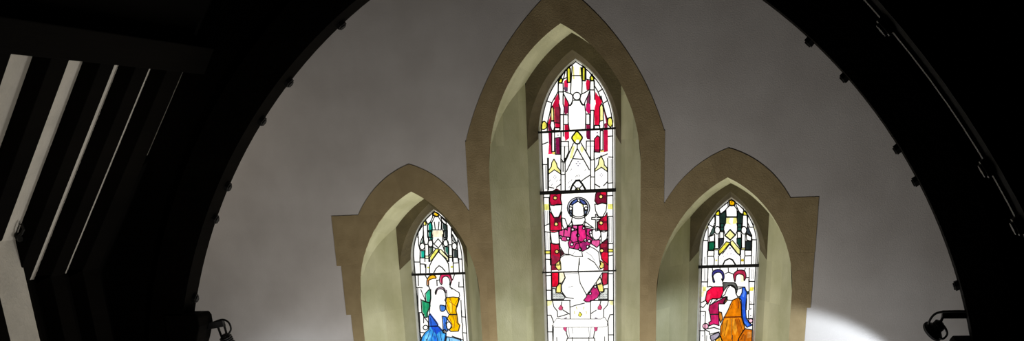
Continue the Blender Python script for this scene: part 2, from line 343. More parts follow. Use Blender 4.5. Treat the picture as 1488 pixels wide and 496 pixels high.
('P','predella_glass','d85078','o',[194,1998,212,1968,202,1952,177,1955,177,1973]),
('P','predella_glass','c84a78','o',[-163,1799,-138,1798,-143,1754,-167,1778]),
('P','predella_glass','c84a78','o',[139,1794,167,1794,163,1762,142,1754]),
('P','predella_glass','787078','n',[-169,1871,-140,1886,-139,1871]),
('P','predella_glass','787078','n',[144,1878,168,1868,144,1865]),
('P','predella_glass','W','o',[-262,1806,-266,1830,-231,1876,-190,1869,205,1863,238,1880,266,1837,261,1799,220,1792,-250,1797]),
('L','predella_glass','K',0.7,[16,1866,11,1796]),
('L','predella_glass','g',0.6,[-190,1850,-189,1833]),
('L','predella_glass','g',0.6,[-149,1850,-148,1832]),
('L','predella_glass','g',0.6,[-137,1850,-135,1832]),
('L','predella_glass','g',0.6,[-124,1849,-123,1832]),
('L','predella_glass','g',0.6,[-103,1849,-102,1831]),
('L','predella_glass','g',0.6,[-33,1848,-32,1830]),
('L','predella_glass','g',0.6,[28,1847,30,1829]),
('L','predella_glass','g',0.6,[78,1846,79,1829]),
('L','predella_glass','g',0.6,[111,1846,112,1828]),
('L','predella_glass','g',0.6,[127,1846,128,1828]),
('L','predella_glass','g',0.6,[139,1845,141,1828]),
('L','predella_glass','g',0.6,[151,1845,153,1827]),
('L','predella_glass','g',0.6,[172,1845,173,1827]),
('L','predella_glass','g',0.6,[184,1845,186,1827]),
('L','predella_glass','g',0.5,[-149,1850,-120,1849]),
('L','predella_glass','g',0.5,[106,1830,155,1830]),
('L','predella_glass','g',0.5,[164,1837,192,1837]),
('L','predella_glass','g',0.5,[74,1848,90,1848]),
('P','predella_glass','e8e048','o',[-3,1930,16,1907,0,1891,-16,1903]),
('L','predella_glass','y',0.7,[-37,1980,-31,1957]),
('L','predella_glass','y',0.7,[39,1979,32,1956]),
('L','predella_glass','y',0.7,[-56,1942,-55,1915]),
('L','predella_glass','y',0.7,[60,1940,62,1917]),
('L','predella_glass','y',1.6,[-51,1800,-14,1795]),
('L','predella_glass','y',1.6,[11,1795,56,1799]),
('P','predella_glass','f6f0b0','n',[-319,2039,-280,2038,-287,2000,-319,1993]),
('P','predella_glass','f6f0b0','n',[287,2028,324,2027,323,1989,291,1997]),
]
LEFT = [
('P','canopy_glass','16a48c','o',[-78,2754,-44,2783,-35,2736,-41,2700,-70,2692,-82,2709]),
('P','canopy_glass','33423f','o',[66,2777,114,2747,109,2639,77,2640,75,2693,62,2721]),
('P','canopy_glass','1e7a6a','o',[-82,2709,-70,2692,-41,2700,-50,2669,-49,2644,-84,2645]),
('P','canopy_glass','1e7a6a','o',[-81,2706,-47,2708,-38,2660,-44,2624,-73,2621,-83,2661]),
('P','canopy_glass','363c3e','o',[79,2701,114,2700,105,2622,76,2620]),
('P','canopy_glass','70887e','o',[-133,2663,-136,2601,-162,2588,-169,2597]),
('P','canopy_glass','7c8886','o',[161,2665,200,2586,181,2592,158,2615]),
('P','canopy_glass','16a48c','o',[-175,2529,-128,2527,-136,2461,-178,2463]),
('P','canopy_glass','3a4442','o',[162,2525,203,2524,201,2456,154,2459]),
('P','canopy_glass','56695e','o',[-80,2557,-45,2556,-52,2514,-87,2478]),
('P','canopy_glass','2f6a5c','o',[76,2559,116,2555,110,2462,85,2493,73,2516]),
('P','canopy_glass','f0c014','oo',[-12,2867,14,2872,44,2860,39,2833,16,2827,-14,2839]),
('P','canopy_glass','W','o',[-22,2859,-22,2824,-50,2780,-77,2762,-96,2801]),
('P','canopy_glass','W','o',[60,2821,110,2775,108,2748,81,2765,64,2793]),
('P','canopy_glass','W','o',[-3,2826,35,2824,63,2777,54,2708,-37,2711,-35,2774]),
('P','canopy_glass','fff0d0','n',[-38,2702,66,2699,76,2665,65,2641,-46,2644,-50,2669]),
('P','canopy_glass','e8d83c','o',[-106,2793,-92,2774,-97,2754,-122,2755,-120,2780]),
('L','canopy_glass','K',1,[-122,2755,-132,2647]),
('L','canopy_glass','K',1,[-81,2754,-87,2645]),
('L','canopy_glass','K',1,[117,2742,109,2639]),
('L','canopy_glass','K',1,[156,2718,153,2638]),
('L','canopy_glass','K',1,[-132,2750,-178,2696,-189,2648]),
('L','canopy_glass','K',1,[159,2713,204,2645]),
('L','canopy_glass','K',1,[-9,2779,-5,2718]),
('L','canopy_glass','K',1,[38,2778,27,2717]),
('P','canopy_glass','f0ec6c','o',[-13,2541,13,2541,9,2518,-66,2435,-85,2427,-83,2464]),
('P','canopy_glass','fbf7bc','o',[25,2535,43,2529,108,2459,105,2422,81,2443,17,2512]),
('P','canopy_glass','W','o',[17,2630,54,2587,13,2549,-29,2584]),
('P','canopy_glass','W','o',[-36,2589,-43,2571,-57,2561,-74,2561,-86,2572,-90,2590,-83,2608,-69,2619,-52,2618,-40,2607]),
('P','canopy_glass','W','o',[119,2588,113,2571,99,2560,82,2560,70,2572,66,2590,72,2607,86,2618,103,2617,115,2606]),
('P','canopy_glass','W','o',[-123,2566,-130,2548,-144,2538,-161,2538,-173,2550,-177,2568,-170,2585,-156,2596,-139,2595,-127,2584]),
('P','canopy_glass','W','o',[202,2558,196,2540,182,2529,165,2530,153,2541,149,2559,155,2577,170,2587,186,2587,198,2576]),
('L','canopy_glass','K',1,[-121,2584,-89,2583]),
('L','canopy_glass','K',1,[-121,2581,-134,2428]),
('L','canopy_glass','K',1,[-86,2580,-93,2427]),
('L','canopy_glass','K',1,[117,2574,155,2573]),
('L','canopy_glass','K',1,[120,2574,112,2422]),
('L','canopy_glass','K',1,[154,2570,147,2421]),
('L','canopy_glass','K',1,[-182,2653,-185,2580,-174,2529,-186,2430]),
('L','canopy_glass','K',1,[214,2613,204,2552,204,2473,207,2419]),
('L','canopy_glass','K',1,[212,2442,246,2439]),
('L','canopy_glass','K',1,[10,2513,-56,2441]),
('L','canopy_glass','K',1,[10,2513,88,2448]),
('L','canopy_glass','K',1,[-125,2707,-130,2624,-121,2584]),
('L','canopy_glass','K',1,[-83,2706,-81,2622,-89,2583]),
('L','canopy_glass','K',1,[115,2700,106,2617,117,2574]),
('L','canopy_glass','K',1,[157,2698,155,2621,155,2573]),
('L','canopy_glass','K',1,[-41,2624,-43,2559,-13,2541]),
('L','canopy_glass','K',1,[68,2668,58,2573,74,2516]),
('P','canopy_glass','fbf6c4','o',[-128,2479,-90,2478,-92,2456,-130,2457]),
('P','canopy_glass','fbf6c4','o',[116,2475,150,2472,149,2458,114,2459]),
('L','canopy_glass','K',1,[-45,2457,-89,2390,-95,2327]),
('L','canopy_glass','K',1,[81,2442,104,2402,107,2322]),
('L','canopy_glass','K',1,[-50,2325,-28,2359,7,2387,37,2369,67,2334]),
('L','canopy_glass','K',1,[-238,2427,-189,2425]),
('L','canopy_glass','K',1,[-184,2408,-140,2405,-133,2373]),
('L','canopy_glass','K',1,[-183,2461,-189,2323]),
('L','canopy_glass','K',1,[-127,2402,-133,2327]),
('L','canopy_glass','K',1,[155,2451,149,2326]),
('L','canopy_glass','K',1,[212,2450,210,2325]),
('L','canopy_glass','K',1,[155,2406,206,2408]),
('L','canopy_glass','K',1,[208,2442,246,2441]),
('P','canopy_glass','d8d848','n',[-104,2370,-106,2366,-109,2363,-114,2361,-119,2363,-122,2366,-123,2370,-121,2375,-118,2378,-113,2379,-108,2377,-105,2374]),
('P','canopy_glass','d8d848','n',[139,2369,137,2365,133,2361,127,2360,122,2361,118,2365,117,2370,119,2375,123,2378,129,2379,134,2378,138,2374]),
('P','green_robed_figure/halo','f2b41c','os',[-126,2261,-97,2295,-51,2302,-34,2273,-60,2271,-111,2252,-118,2206,-133,2212]),
('P','green_robed_figure/halo','f08a1c','n',[-131,2258,-113,2261,-118,2206,-133,2212]),
('P','yellow_robed_figure/halo','d0285c','os',[4,2267,19,2301,59,2317,104,2313,122,2264,116,2224,102,2207,108,2247,88,2282,57,2286,29,2266,22,2214,4,2232]),
('P','green_robed_figure','2fb084','o',[-157,2130,-121,2164,-101,2170,-105,2088,-118,2047,-156,2057]),
('P','green_robed_figure','1c8a5c','o',[-204,2075,-157,2054,-121,2044,-118,2012,-152,1947,-156,1907,-185,1911,-193,1938,-207,1960]),
('P','green_robed_figure','34b078','n',[-169,2048,-160,2048,-166,1959,-175,1930]),
('P','yellow_robed_figure','f4bc00','o',[61,2091,94,2093,129,2095,187,2088,181,2053,158,2007,149,1966,153,1933,156,1932,160,1849,178,1825,161,1771,83,1769,64,1784,92,1808,88,1844,53,1892,78,1933,69,1943,49,1979,49,2015,53,2067]),
('P','yellow_robed_figure','ffd84c','n',[79,2067,103,2049,104,1966,86,1943]),
('L','yellow_robed_figure','o',0.7,[93,2090,114,2025,108,1943]),
('L','yellow_robed_figure','o',0.7,[183,2082,140,2025]),
('L','yellow_robed_figure','o',0.7,[63,2026,94,1919]),
('L','yellow_robed_figure','o',0.7,[84,2055,152,2007]),
('L','yellow_robed_figure','K',1.2,[75,1931,153,1930]),
('L','yellow_robed_figure','o',0.7,[108,1933,128,1861,118,1802]),
('L','yellow_robed_figure','o',0.7,[140,1932,147,1849]),
('L','yellow_robed_figure','o',0.7,[79,1898,100,1832]),
('L','yellow_robed_figure','K',1,[-118,2206,-104,2173]),
('L','yellow_robed_figure','K',1,[-26,2256,-27,2204]),
('L','yellow_robed_figure','K',1,[-20,2253,3,2258]),
('L','yellow_robed_figure','K',1,[116,2224,104,2189,125,2168]),
('L','yellow_robed_figure','K',1,[-215,2312,-221,2208]),
('L','yellow_robed_figure','K',1,[-239,2191,-181,2187]),
('L','yellow_robed_figure','K',1,[160,2303,134,2252]),
('L','yellow_robed_figure','K',1,[200,2233,194,2187,242,2186]),
('L','yellow_robed_figure','K',1,[-145,2308,-125,2270]),
('P','kneeling_figure/halo','c4a4b4','os',[-51,2145,-29,2177,17,2191,47,2167,53,2132,34,2164,-4,2174,-34,2157,-47,2122]),
('P','kneeling_figure/sleeve','4a8ae8','os',[-13,2016,4,2021,42,2009,40,1979,12,1962,-13,1974]),
('P','kneeling_figure','2c64d8','o',[-127,1943,-109,1918,-67,1864,-50,1834,-58,1822,-143,1823,-144,1853,-142,1913]),
('P','kneeling_figure','3c7ee4','o',[2,1917,41,1910,52,1886,36,1851,50,1773,17,1773,2,1785,4,1851]),
('P','kneeling_figure','3a9ce8','o',[-143,1823,-51,1825,-2,1773,29,1749,26,1719,10,1674,13,1634,-259,1637,-238,1686,-228,1716,-188,1764,-146,1793]),
('P','kneeling_figure','1c50d0','n',[-140,1822,-51,1824,-16,1774,-49,1765,-78,1735,-108,1775]),
('P','kneeling_figure','74c8f4','n',[-197,1734,-148,1769,-138,1721,-177,1661,-223,1661]),
('P','kneeling_figure','2870dc','n',[-118,1733,-86,1720,-64,1659,-98,1647]),
('P','kneeling_figure','58b4f0','n',[-50,1750,1,1737,-4,1671,-43,1671]),
('P','kneeling_figure','88c4ee','o',[33,1719,91,1712,169,1693,187,1669,184,1632,13,1634]),
('L','kneeling_figure','b',1.2,[-143,1823,-51,1824]),
('L','kneeling_figure','b',0.7,[-123,1901,-116,1829]),
('L','kneeling_figure','b',0.7,[20,1893,25,1785]),
('L','kneeling_figure','b',0.7,[-133,1787,-174,1691]),
('L','kneeling_figure','b',0.7,[-86,1792,-62,1684]),
('L','kneeling_figure','b',0.7,[-35,1774,-23,1683]),
('L','kneeling_figure','b',0.7,[-101,1775,-136,1672]),
('L','kneeling_figure','b',1.3,[29,1749,6,1674]),
('L','kneeling_figure','K',0.8,[-102,2082,-112,2041,-126,1953]),
('L','kneeling_figure','K',0.8,[51,2126,54,2085,40,2068,57,2044,41,2003]),
('L','kneeling_figure','K',0.8,[104,2189,162,2153,193,2135,198,2105,187,2088]),
('L','kneeling_figure','K',0.8,[66,2160,65,2096]),
('L','kneeling_figure','K',0.8,[-230,2184,-243,1960]),
('L','kneeling_figure','K',0.8,[-199,2172,-159,2065]),
('L','kneeling_figure','K',0.8,[-206,2084,-208,1954,-191,1918]),
('L','kneeling_figure','K',0.8,[-244,1954,-208,1954]),
('L','kneeling_figure','K',0.8,[200,2187,245,2188]),
('L','kneeling_figure','K',0.8,[196,2082,164,2001]),
('L','kneeling_figure','K',0.8,[208,2064,203,1909]),
('L','kneeling_figure','K',0.8,[-95,2170,-101,2088]),
('P','kneeling_figure','W','o',[-155,1810,-160,1799,-170,1791,-182,1788,-195,1791,-203,1799,-206,1811,-201,1822,-191,1831,-179,1833,-166,1830,-158,1822]),
('P','kneeling_figure','W','o',[34,1770,31,1761,24,1755,14,1753,5,1756,-1,1762,-3,1770,0,1779,8,1785,17,1787,26,1785,32,1778]),
('P','kneeling_figure','W','o',[90,1826,85,1808,75,1795,61,1790,48,1795,40,1809,38,1827,43,1845,53,1858,67,1862,79,1857,88,1844]),
('L','kneeling_figure','K',0.9,[-189,1938,-197,1854]),
('L','kneeling_figure','K',0.9,[-185,1908,-147,1859,-152,1799]),
('L','kneeling_figure','K',0.9,[-234,1956,-241,1764,-201,1761]),
('L','kneeling_figure','K',0.9,[203,1908,255,1904]),
('L','kneeling_figure','K',0.9,[212,1756,244,1752]),
('L','kneeling_figure','K',0.9,[207,1966,203,1854,211,1830,203,1771,206,1671]),
('L','kneeling_figure','K',0.9,[92,1724,201,1687]),
('L','kneeling_figure','K',0.9,[-242,1752,-236,1710]),
]
RIGHT = [
('P','canopy_glass','1e3028','o',[-46,2779,-41,2726,-42,2679,-57,2646,-94,2647,-98,2744,-90,2754]),
('P','canopy_glass','1c2c28','o',[60,2775,106,2745,108,2641,66,2642,65,2676,57,2723]),
('P','canopy_glass','f0b400','oo',[-19,2865,3,2870,34,2853,33,2827,8,2821,-14,2828]),
('P','canopy_glass','6a3a08','n',[11,2851,10,2848,8,2846,4,2845,1,2846,-2,2849,-3,2852,-2,2855,0,2857,4,2858,7,2857,10,2854]),
('P','canopy_glass','W','o',[-29,2850,-25,2814,-52,2784,-90,2757,-105,2796]),
('P','canopy_glass','W','o',[43,2845,115,2796,109,2752,89,2748,65,2785,47,2822]),
('P','canopy_glass','W','o',[-14,2821,30,2820,54,2791,60,2728,-38,2732,-44,2794]),
('P','canopy_glass','f2ee9c','n',[-35,2724,-4,2720,-14,2684,9,2662,-47,2674]),
('P','canopy_glass','eee888','n',[24,2722,57,2720,60,2671,20,2667]),
('P','canopy_glass','e8dc28','o',[-116,2789,-99,2773,-101,2744,-132,2748,-132,2771]),
('P','canopy_glass','e8dc28','o',[127,2780,147,2764,145,2738,115,2739,111,2763]),
('L','canopy_glass','K',1,[-134,2745,-134,2656]),
('L','canopy_glass','K',1,[-98,2744,-94,2655]),
('L','canopy_glass','K',1,[109,2739,108,2654]),
('L','canopy_glass','K',1,[145,2738,155,2652]),
('L','canopy_glass','K',1,[-38,2727,57,2724]),
('L','canopy_glass','K',1,[-42,2679,-57,2646]),
('L','canopy_glass','K',1,[59,2676,66,2642]),
('P','canopy_glass','W','o',[-143,2746,-138,2688,-153,2649,-197,2679]),
('P','canopy_glass','W','o',[154,2740,207,2671,206,2637,173,2638,154,2678]),
('P','canopy_glass','3c524a','o',[-142,2661,-135,2603,-187,2570,-164,2625]),
('P','canopy_glass','363e46','o',[155,2652,197,2564,147,2589,151,2626]),
('P','canopy_glass','20483e','o',[-89,2675,-56,2674,-56,2614,-84,2615]),
('P','canopy_glass','20483e','o',[65,2670,101,2669,101,2609,65,2610]),
('P','canopy_glass','0c5c3c','o',[-189,2523,-137,2524,-135,2455,-186,2453]),
('P','canopy_glass','202a2a','o',[145,2521,195,2519,196,2448,148,2449]),
('P','canopy_glass','2c2e38','o',[-93,2552,-53,2548,-55,2511,-93,2464]),
('P','canopy_glass','163c30','o',[65,2547,104,2546,108,2458,103,2458,67,2507]),
('P','canopy_glass','f6f2a0','oo',[0,2623,50,2576,6,2535,-43,2574]),
('P','canopy_glass','ece04c','o',[-30,2521,2,2514,-6,2499,-71,2426,-91,2416,-95,2448]),
('P','canopy_glass','f6f098','o',[7,2520,26,2530,97,2453,99,2411,77,2417,11,2498]),
('P','canopy_glass','9a94a4','n',[13,2464,12,2459,9,2456,4,2455,-1,2456,-4,2460,-6,2464,-5,2469,-1,2472,3,2473,8,2472,12,2468]),
('P','canopy_glass','8a84a0','n',[-20,2446,-22,2443,-26,2443,-28,2446,-26,2449,-22,2449]),
('P','canopy_glass','8a84a0','n',[28,2445,27,2441,23,2441,20,2445,22,2448,26,2448]),
('P','canopy_glass','8a84a0','n',[-10,2416,-12,2413,-16,2413,-18,2416,-16,2420,-12,2420]),
('P','canopy_glass','8a84a0','n',[18,2415,16,2412,12,2412,10,2416,12,2419,16,2419]),
('P','canopy_glass','W','o',[-92,2607,-59,2606,-54,2553,-90,2552]),
('P','canopy_glass','W','o',[65,2605,99,2604,104,2551,70,2549]),
('P','canopy_glass','W','o',[-186,2568,-137,2587,-138,2527,-180,2525]),
('P','canopy_glass','W','o',[147,2584,195,2556,192,2520,153,2531]),
('P','canopy_glass','W','o',[-89,2620,-93,2601,-105,2590,-120,2590,-133,2602,-139,2622,-135,2641,-123,2652,-107,2652,-94,2640]),
('P','canopy_glass','W','o',[149,2613,145,2594,134,2582,119,2583,106,2595,100,2614,104,2633,116,2645,131,2644,144,2632]),
('L','canopy_glass','K',1,[-137,2587,-130,2476]),
('L','canopy_glass','K',1,[-103,2586,-99,2475]),
('L','canopy_glass','K',1,[106,2580,111,2469]),
('L','canopy_glass','K',1,[139,2579,142,2468]),
('L','canopy_glass','K',1,[-198,2647,-195,2536,-194,2416]),
('L','canopy_glass','K',1,[197,2572,201,2524,204,2405]),
('L','canopy_glass','K',1,[-238,2539,-195,2537]),
('L','canopy_glass','K',1,[200,2531,242,2529]),
('L','canopy_glass','K',1,[2,2499,-60,2420]),
('L','canopy_glass','K',1,[2,2499,77,2417]),
('L','canopy_glass','K',1,[-53,2614,-43,2579]),
('L','canopy_glass','K',1,[65,2610,50,2576]),
('L','canopy_glass','K',1,[-138,2452,-136,2414]),
('L','canopy_glass','K',1,[-98,2451,-96,2413]),
('L','canopy_glass','K',1,[103,2450,105,2408]),
('L','canopy_glass','K',1,[140,2449,142,2407]),
('L','canopy_glass','K',1,[-192,2451,-138,2449]),
('L','canopy_glass','K',1,[146,2444,199,2442]),
('P','canopy_glass','f6ee9c','o',[-141,2466,-101,2465,-101,2454,-141,2455]),
('P','canopy_glass','f6ee9c','o',[105,2464,143,2463,144,2449,106,2450]),
('P','canopy_glass','f0dc60','n',[-215,2640,-206,2658,-197,2639]),
('P','canopy_glass','f0dc60','n',[207,2626,214,2645,223,2626]),
('L','canopy_glass','K',1,[-55,2441,-96,2399,-96,2324]),
('L','canopy_glass','K',1,[53,2438,106,2394,109,2319]),
('L','canopy_glass','K',1,[-193,2402,-139,2401,-132,2373,-133,2325]),
('L','canopy_glass','K',1,[142,2396,199,2397]),
('L','canopy_glass','K',1,[145,2396,138,2377,141,2318]),
('L','canopy_glass','K',1,[-197,2445,-196,2327]),
('L','canopy_glass','K',1,[202,2434,206,2316]),
('L','canopy_glass','K',1,[-137,2443,-138,2401]),
('L','canopy_glass','K',1,[140,2436,144,2396]),
('L','canopy_glass','K',1.4,[-53,2323,-35,2360,5,2378,34,2364,64,2320]),
('P','canopy_glass','e4d848','n',[-108,2362,-109,2358,-112,2356,-116,2355,-120,2356,-123,2359,-124,2362,-123,2366,-120,2369,-116,2370,-112,2369,-109,2366]),
('P','canopy_glass','d8bc14','n',[134,2357,133,2351,128,2347,122,2345,116,2347,111,2351,109,2357,111,2363,115,2367,121,2369,127,2367,132,2363]),
('P','canopy_glass','7a70a0','n',[-47,2393,-48,2390,-52,2390,-53,2393,-52,2396,-48,2396]),
('P','canopy_glass','7a70a0','n',[-13,2415,-15,2412,-18,2412,-20,2415,-19,2418,-15,2418]),
('P','canopy_glass','7a70a0','n',[20,2417,19,2414,16,2414,14,2417,15,2419,19,2419]),
('P','canopy_glass','7a70a0','n',[46,2406,45,2403,41,2404,40,2406,41,2409,45,2409]),
('P','canopy_glass','7a70a0','n',[73,2373,72,2371,68,2371,67,2374,68,2376,72,2376]),
('P','canopy_glass','7a70a0','n',[86,2338,85,2335,81,2335,80,2338,81,2341,84,2341]),
('P','canopy_glass','7a70a0','n',[-69,2374,-70,2372,-74,2372,-76,2375,-74,2377,-71,2377]),
('P','canopy_glass','7a70a0','n',[-76,2342,-78,2340,-81,2340,-83,2343,-81,2345,-78,2345]),
('L','canopy_glass','g',0.6,[-224,2397,-221,2338]),
('L','canopy_glass','g',0.6,[-216,2397,-213,2338]),
('L','canopy_glass','g',0.6,[221,2391,227,2326]),
('P','red_robed_figure/halo','3a3684','os',[-147,2244,-140,2271,-100,2286,-60,2274,-41,2247,-37,2209,-50,2182,-52,2225,-70,2256,-105,2259,-130,2243,-138,2222,-122,2178,-136,2178,-143,2211]),
('P','blue_robed_figure/halo','b42a4a','os',[48,2239,72,2266,106,2276,146,2267,162,2231,160,2204,147,2183,142,2221,124,2237,90,2241,71,2222,65,2174,52,2207]),
('P','blue_robed_figure/face','fff6c4','n',[111,2232,139,2226,142,2169,116,2170]),
('L','blue_robed_figure/face','K',0.9,[-149,2301,-143,2276]),
('L','blue_robed_figure/face','K',0.9,[-78,2296,-77,2286]),
('L','blue_robed_figure/face','K',0.9,[-3,2297,1,2259,-30,2247]),
('L','blue_robed_figure/face','K',0.9,[1,2259,47,2242]),
('L','blue_robed_figure/face','K',0.9,[82,2292,80,2276]),
('L','blue_robed_figure/face','K',0.9,[153,2291,146,2269]),
('L','blue_robed_figure/face','K',0.9,[-187,2299,-188,2179]),
('L','blue_robed_figure/face','K',0.9,[190,2290,193,2171]),
('L','blue_robed_figure/face','K',0.9,[-243,2180,-188,2179]),
('L','blue_robed_figure/face','K',0.9,[166,2209,191,2209]),
('L','border_glass','g',0.6,[-224,2295,-219,2191]),
('L','border_glass','g',0.6,[-214,2294,-209,2191]),
('L','border_glass','g',0.6,[210,2279,216,2197]),
('L','border_glass','g',0.6,[222,2278,228,2197]),
('P','red_robed_figure','e41040','o',[-141,2134,-123,2136,-43,2134,-38,2093,-62,2033,-102,2028,-137,2031,-160,2018,-179,1979,-204,2024,-191,2096]),
('P','red_robed_figure','f03c5c','n',[-185,2063,-156,2073,-166,2024,-189,2013]),
('P','red_robed_figure','b01c50','o',[-164,1971,-84,2011,-16,2046,1,2043,-31,1982,-80,1983,-75,1930,-67,1788,-117,1803,-158,1787,-165,1818,-144,1829,-152,1880,-168,1932]),
('P','red_robed_figure','d02468','n',[-147,1890,-77,1889,-69,1794,-117,1806,-152,1792,-159,1818,-140,1829]),
('P','red_robed_figure','8a1a42','n',[-87,2011,-16,2044,-31,1993,-71,1979]),
('L','red_robed_figure','K',1.1,[-155,1890,-77,1890]),
('P','blue_robed_figure','2456cc','o',[133,2128,158,2122,178,2078,175,2017,172,1967,174,1926,183,1852,214,1807,244,1789,193,1768,162,1807,141,1886,129,2013,111,2035,132,2079]),
('P','blue_robed_figure','5c8cf0','n',[145,2106,160,2089,151,2034,136,2045]),
('P','blue_robed_figure','3c7cf0','n',[167,1824,209,1798,198,1776,174,1796]),
('P','blue_robed_figure','33423f','n',[174,2089,192,2088,193,2061,179,2056]),
('P','red_robed_figure','f0acc4','o',[-166,1784,-169,1771,-179,1762,-192,1758,-206,1762,-216,1772,-220,1785,-217,1798,-207,1807,-194,1810,-180,1807,-170,1797]),
('P','blue_robed_figure','f0b8c8','o',[245,1829,243,1819,236,1812,226,1809,215,1812,208,1819,204,1829,207,1839,214,1846,224,1849,234,1846,242,1838]),
('P','kneeling_figure','d87808','o',[94,2033,111,2029,128,1979,133,1926,139,1858,176,1762,154,1729,122,1672,112,1641,119,1604,-33,1605,-29,1643,-55,1697,-52,1782,-20,1866,12,1929,28,1970,49,2014]),
('P','kneeling_figure','e8941c','n',[-14,1844,32,1854,25,1753,-7,1674,-40,1708,-37,1782]),
('P','kneeling_figure','ec9c28','n',[56,1848,79,1848,107,1752,86,1695,60,1752]),
('P','kneeling_figure','b85c08','n',[79,1842,108,1848,142,1740,121,1684,101,1752]),
('P','kneeling_figure','c46408','n',[72,2014,100,2024,120,1968,98,1935,80,1969]),
('P','kneeling_figure','f0a83c','n',[39,1849,49,1848,58,1673,49,1667]),
('P','kneeling_figure','c4660c','o',[176,1757,246,1744,254,1602,119,1604,122,1672,138,1700]),
('P','kneeling_figure','d88838','n',[201,1728,242,1722,238,1677,198,1666]),
('L','kneeling_figure','r',1.5,[-26,1862,139,1864]),
('P','kneeling_figure','d88428','o',[-15,2032,-4,2037,-3,2009,-25,1982,-34,1993]),
('P','kneeling_figure','d88428','o',[-72,1912,-48,1906,-36,1850,-53,1811,-73,1867]),
('P','kneeling_figure/hair','5c5c58','os',[-44,2170,8,2169,59,2165,83,2140,88,2101,78,2069,70,2118,43,2143,9,2144,-14,2126,-38,2099,-43,2143]),
('P','kneeling_figure/face','W','o',[-62,2038,-23,2065,-7,2114,20,2146,67,2118,79,2069,100,2035,43,2011,3,2015,-4,2043,-33,2041]),
('P','red_robed_figure/cuff','W','o',[-161,1979,-137,2029,-90,2025,-152,1976]),
('P','kneeling_figure','a8a0b0','o',[-146,1698,-114,1709,-68,1729,-55,1703,-89,1669,-129,1644,-145,1675]),
('P','kneeling_figure','f0b83c','o',[-97,1658,-48,1691,-32,1640,-33,1605,-95,1606]),
('L','kneeling_figure','r',0.7,[50,1848,55,1662]),
('L','kneeling_figure','r',0.7,[10,1838,-14,1697]),
('L','kneeling_figure','r',0.7,[114,1847,154,1734]),
('L','kneeling_figure','r',0.7,[79,1842,82,1780]),
('L','kneeling_figure','r',0.7,[-36,1810,-40,1708]),
('L','kneeling_figure','r',0.7,[140,1655,167,1706]),
('L','kneeling_figure','r',0.7,[50,1981,35,1937]),
('L','kneeling_figure','r',0.7,[95,2019,110,1941]),
('P','border_glass','f2ec90','n',[-236,2136,-199,2135,-203,2096,-232,2097]),
('P','border_glass','ecdf50','n',[204,2121,238,2120,234,2090,200,2091]),
('P','border_glass','f6f2c0','n',[-241,2092,-215,2091,-222,2047,-242,2047]),
('L','border_glass','K',1,[-186,2206,-187,2135]),
('L','border_glass','K',1,[189,2197,208,1925]),
('L','border_glass','K',1,[-246,2181,-188,2180]),
('L','border_glass','K',1,[190,2175,244,2173]),
('L','border_glass','K',1,[206,1975,249,1974]),
('L','border_glass','K',1,[-246,1995,-200,2016,-185,1996,-222,1952,-245,1964]),
('L','border_glass','K',1,[90,2129,158,2127]),
('L','border_glass','K',1,[-60,2203,-44,2170]),
('L','border_glass','K',1,[-187,2135,-164,2140,-141,2134]),
('L','border_glass','K',1,[-81,1930,-79,1966]),
('L','border_glass','K',1,[73,2107,124,2117]),
('L','border_glass','K',1,[94,2041,116,2046]),
('L','border_glass','K',1,[178,2023,179,1926]),
('L','border_glass','g',0.8,[-231,2152,-229,2136]),
('L','border_glass','g',0.8,[216,2000,220,1983]),
('L','border_glass','g',0.8,[216,1939,220,1925]),
('L','border_glass','g',0.8,[225,1939,220,1925]),
('L','border_glass','K',1,[-197,1914,-200,1739,-194,1644]),
('L','border_glass','K',1,[-256,1918,-200,1917]),
('L','border_glass','K',1,[-251,1745,-200,1743]),
('L','border_glass','K',1,[-171,1761,-113,1772,-63,1754]),
('L','border_glass','K',1,[-192,1750,-156,1733,-155,1710]),
('L','border_glass','K',1,[189,1846,241,1845]),
('L','border_glass','K',1,[200,1919,204,1846]),
('L','border_glass','K',1,[-155,1710,-65,1731]),
('P','border_glass','a8a8b0','n',[-212,1693,-213,1690,-216,1687,-219,1687,-223,1688,-225,1690,-226,1694,-226,1697,-223,1699,-220,1700,-216,1699,-213,1697]),
('P','border_glass','b8b8c0','n',[-212,1878,-213,1875,-215,1873,-218,1872,-221,1873,-223,1875,-224,1878,-223,1881,-221,1883,-218,1884,-215,1883,-213,1881]),
('P','border_glass','50505a','n',[227,1871,226,1868,224,1867,222,1866,219,1867,217,1868,216,1871,217,1874,219,1875,221,1876,224,1875,226,1873]),
]

# ------------------------------------------------------------------ materials
def s2l(c):
    c /= 255.0
    return c / 12.92 if c <= 0.04045 else ((c + 0.055) / 1.055) ** 2.4
def hexcol(h):
    return tuple(s2l(int(h[i:i + 2], 16)) for i in (0, 2, 4)) + (1.0,)

def new_mat(name):
    m = bpy.data.materials.new(name); m.use_nodes = True
    nt = m.node_tree; nt.nodes.clear()
    out = nt.nodes.new('ShaderNodeOutputMaterial')
    return m, nt, out

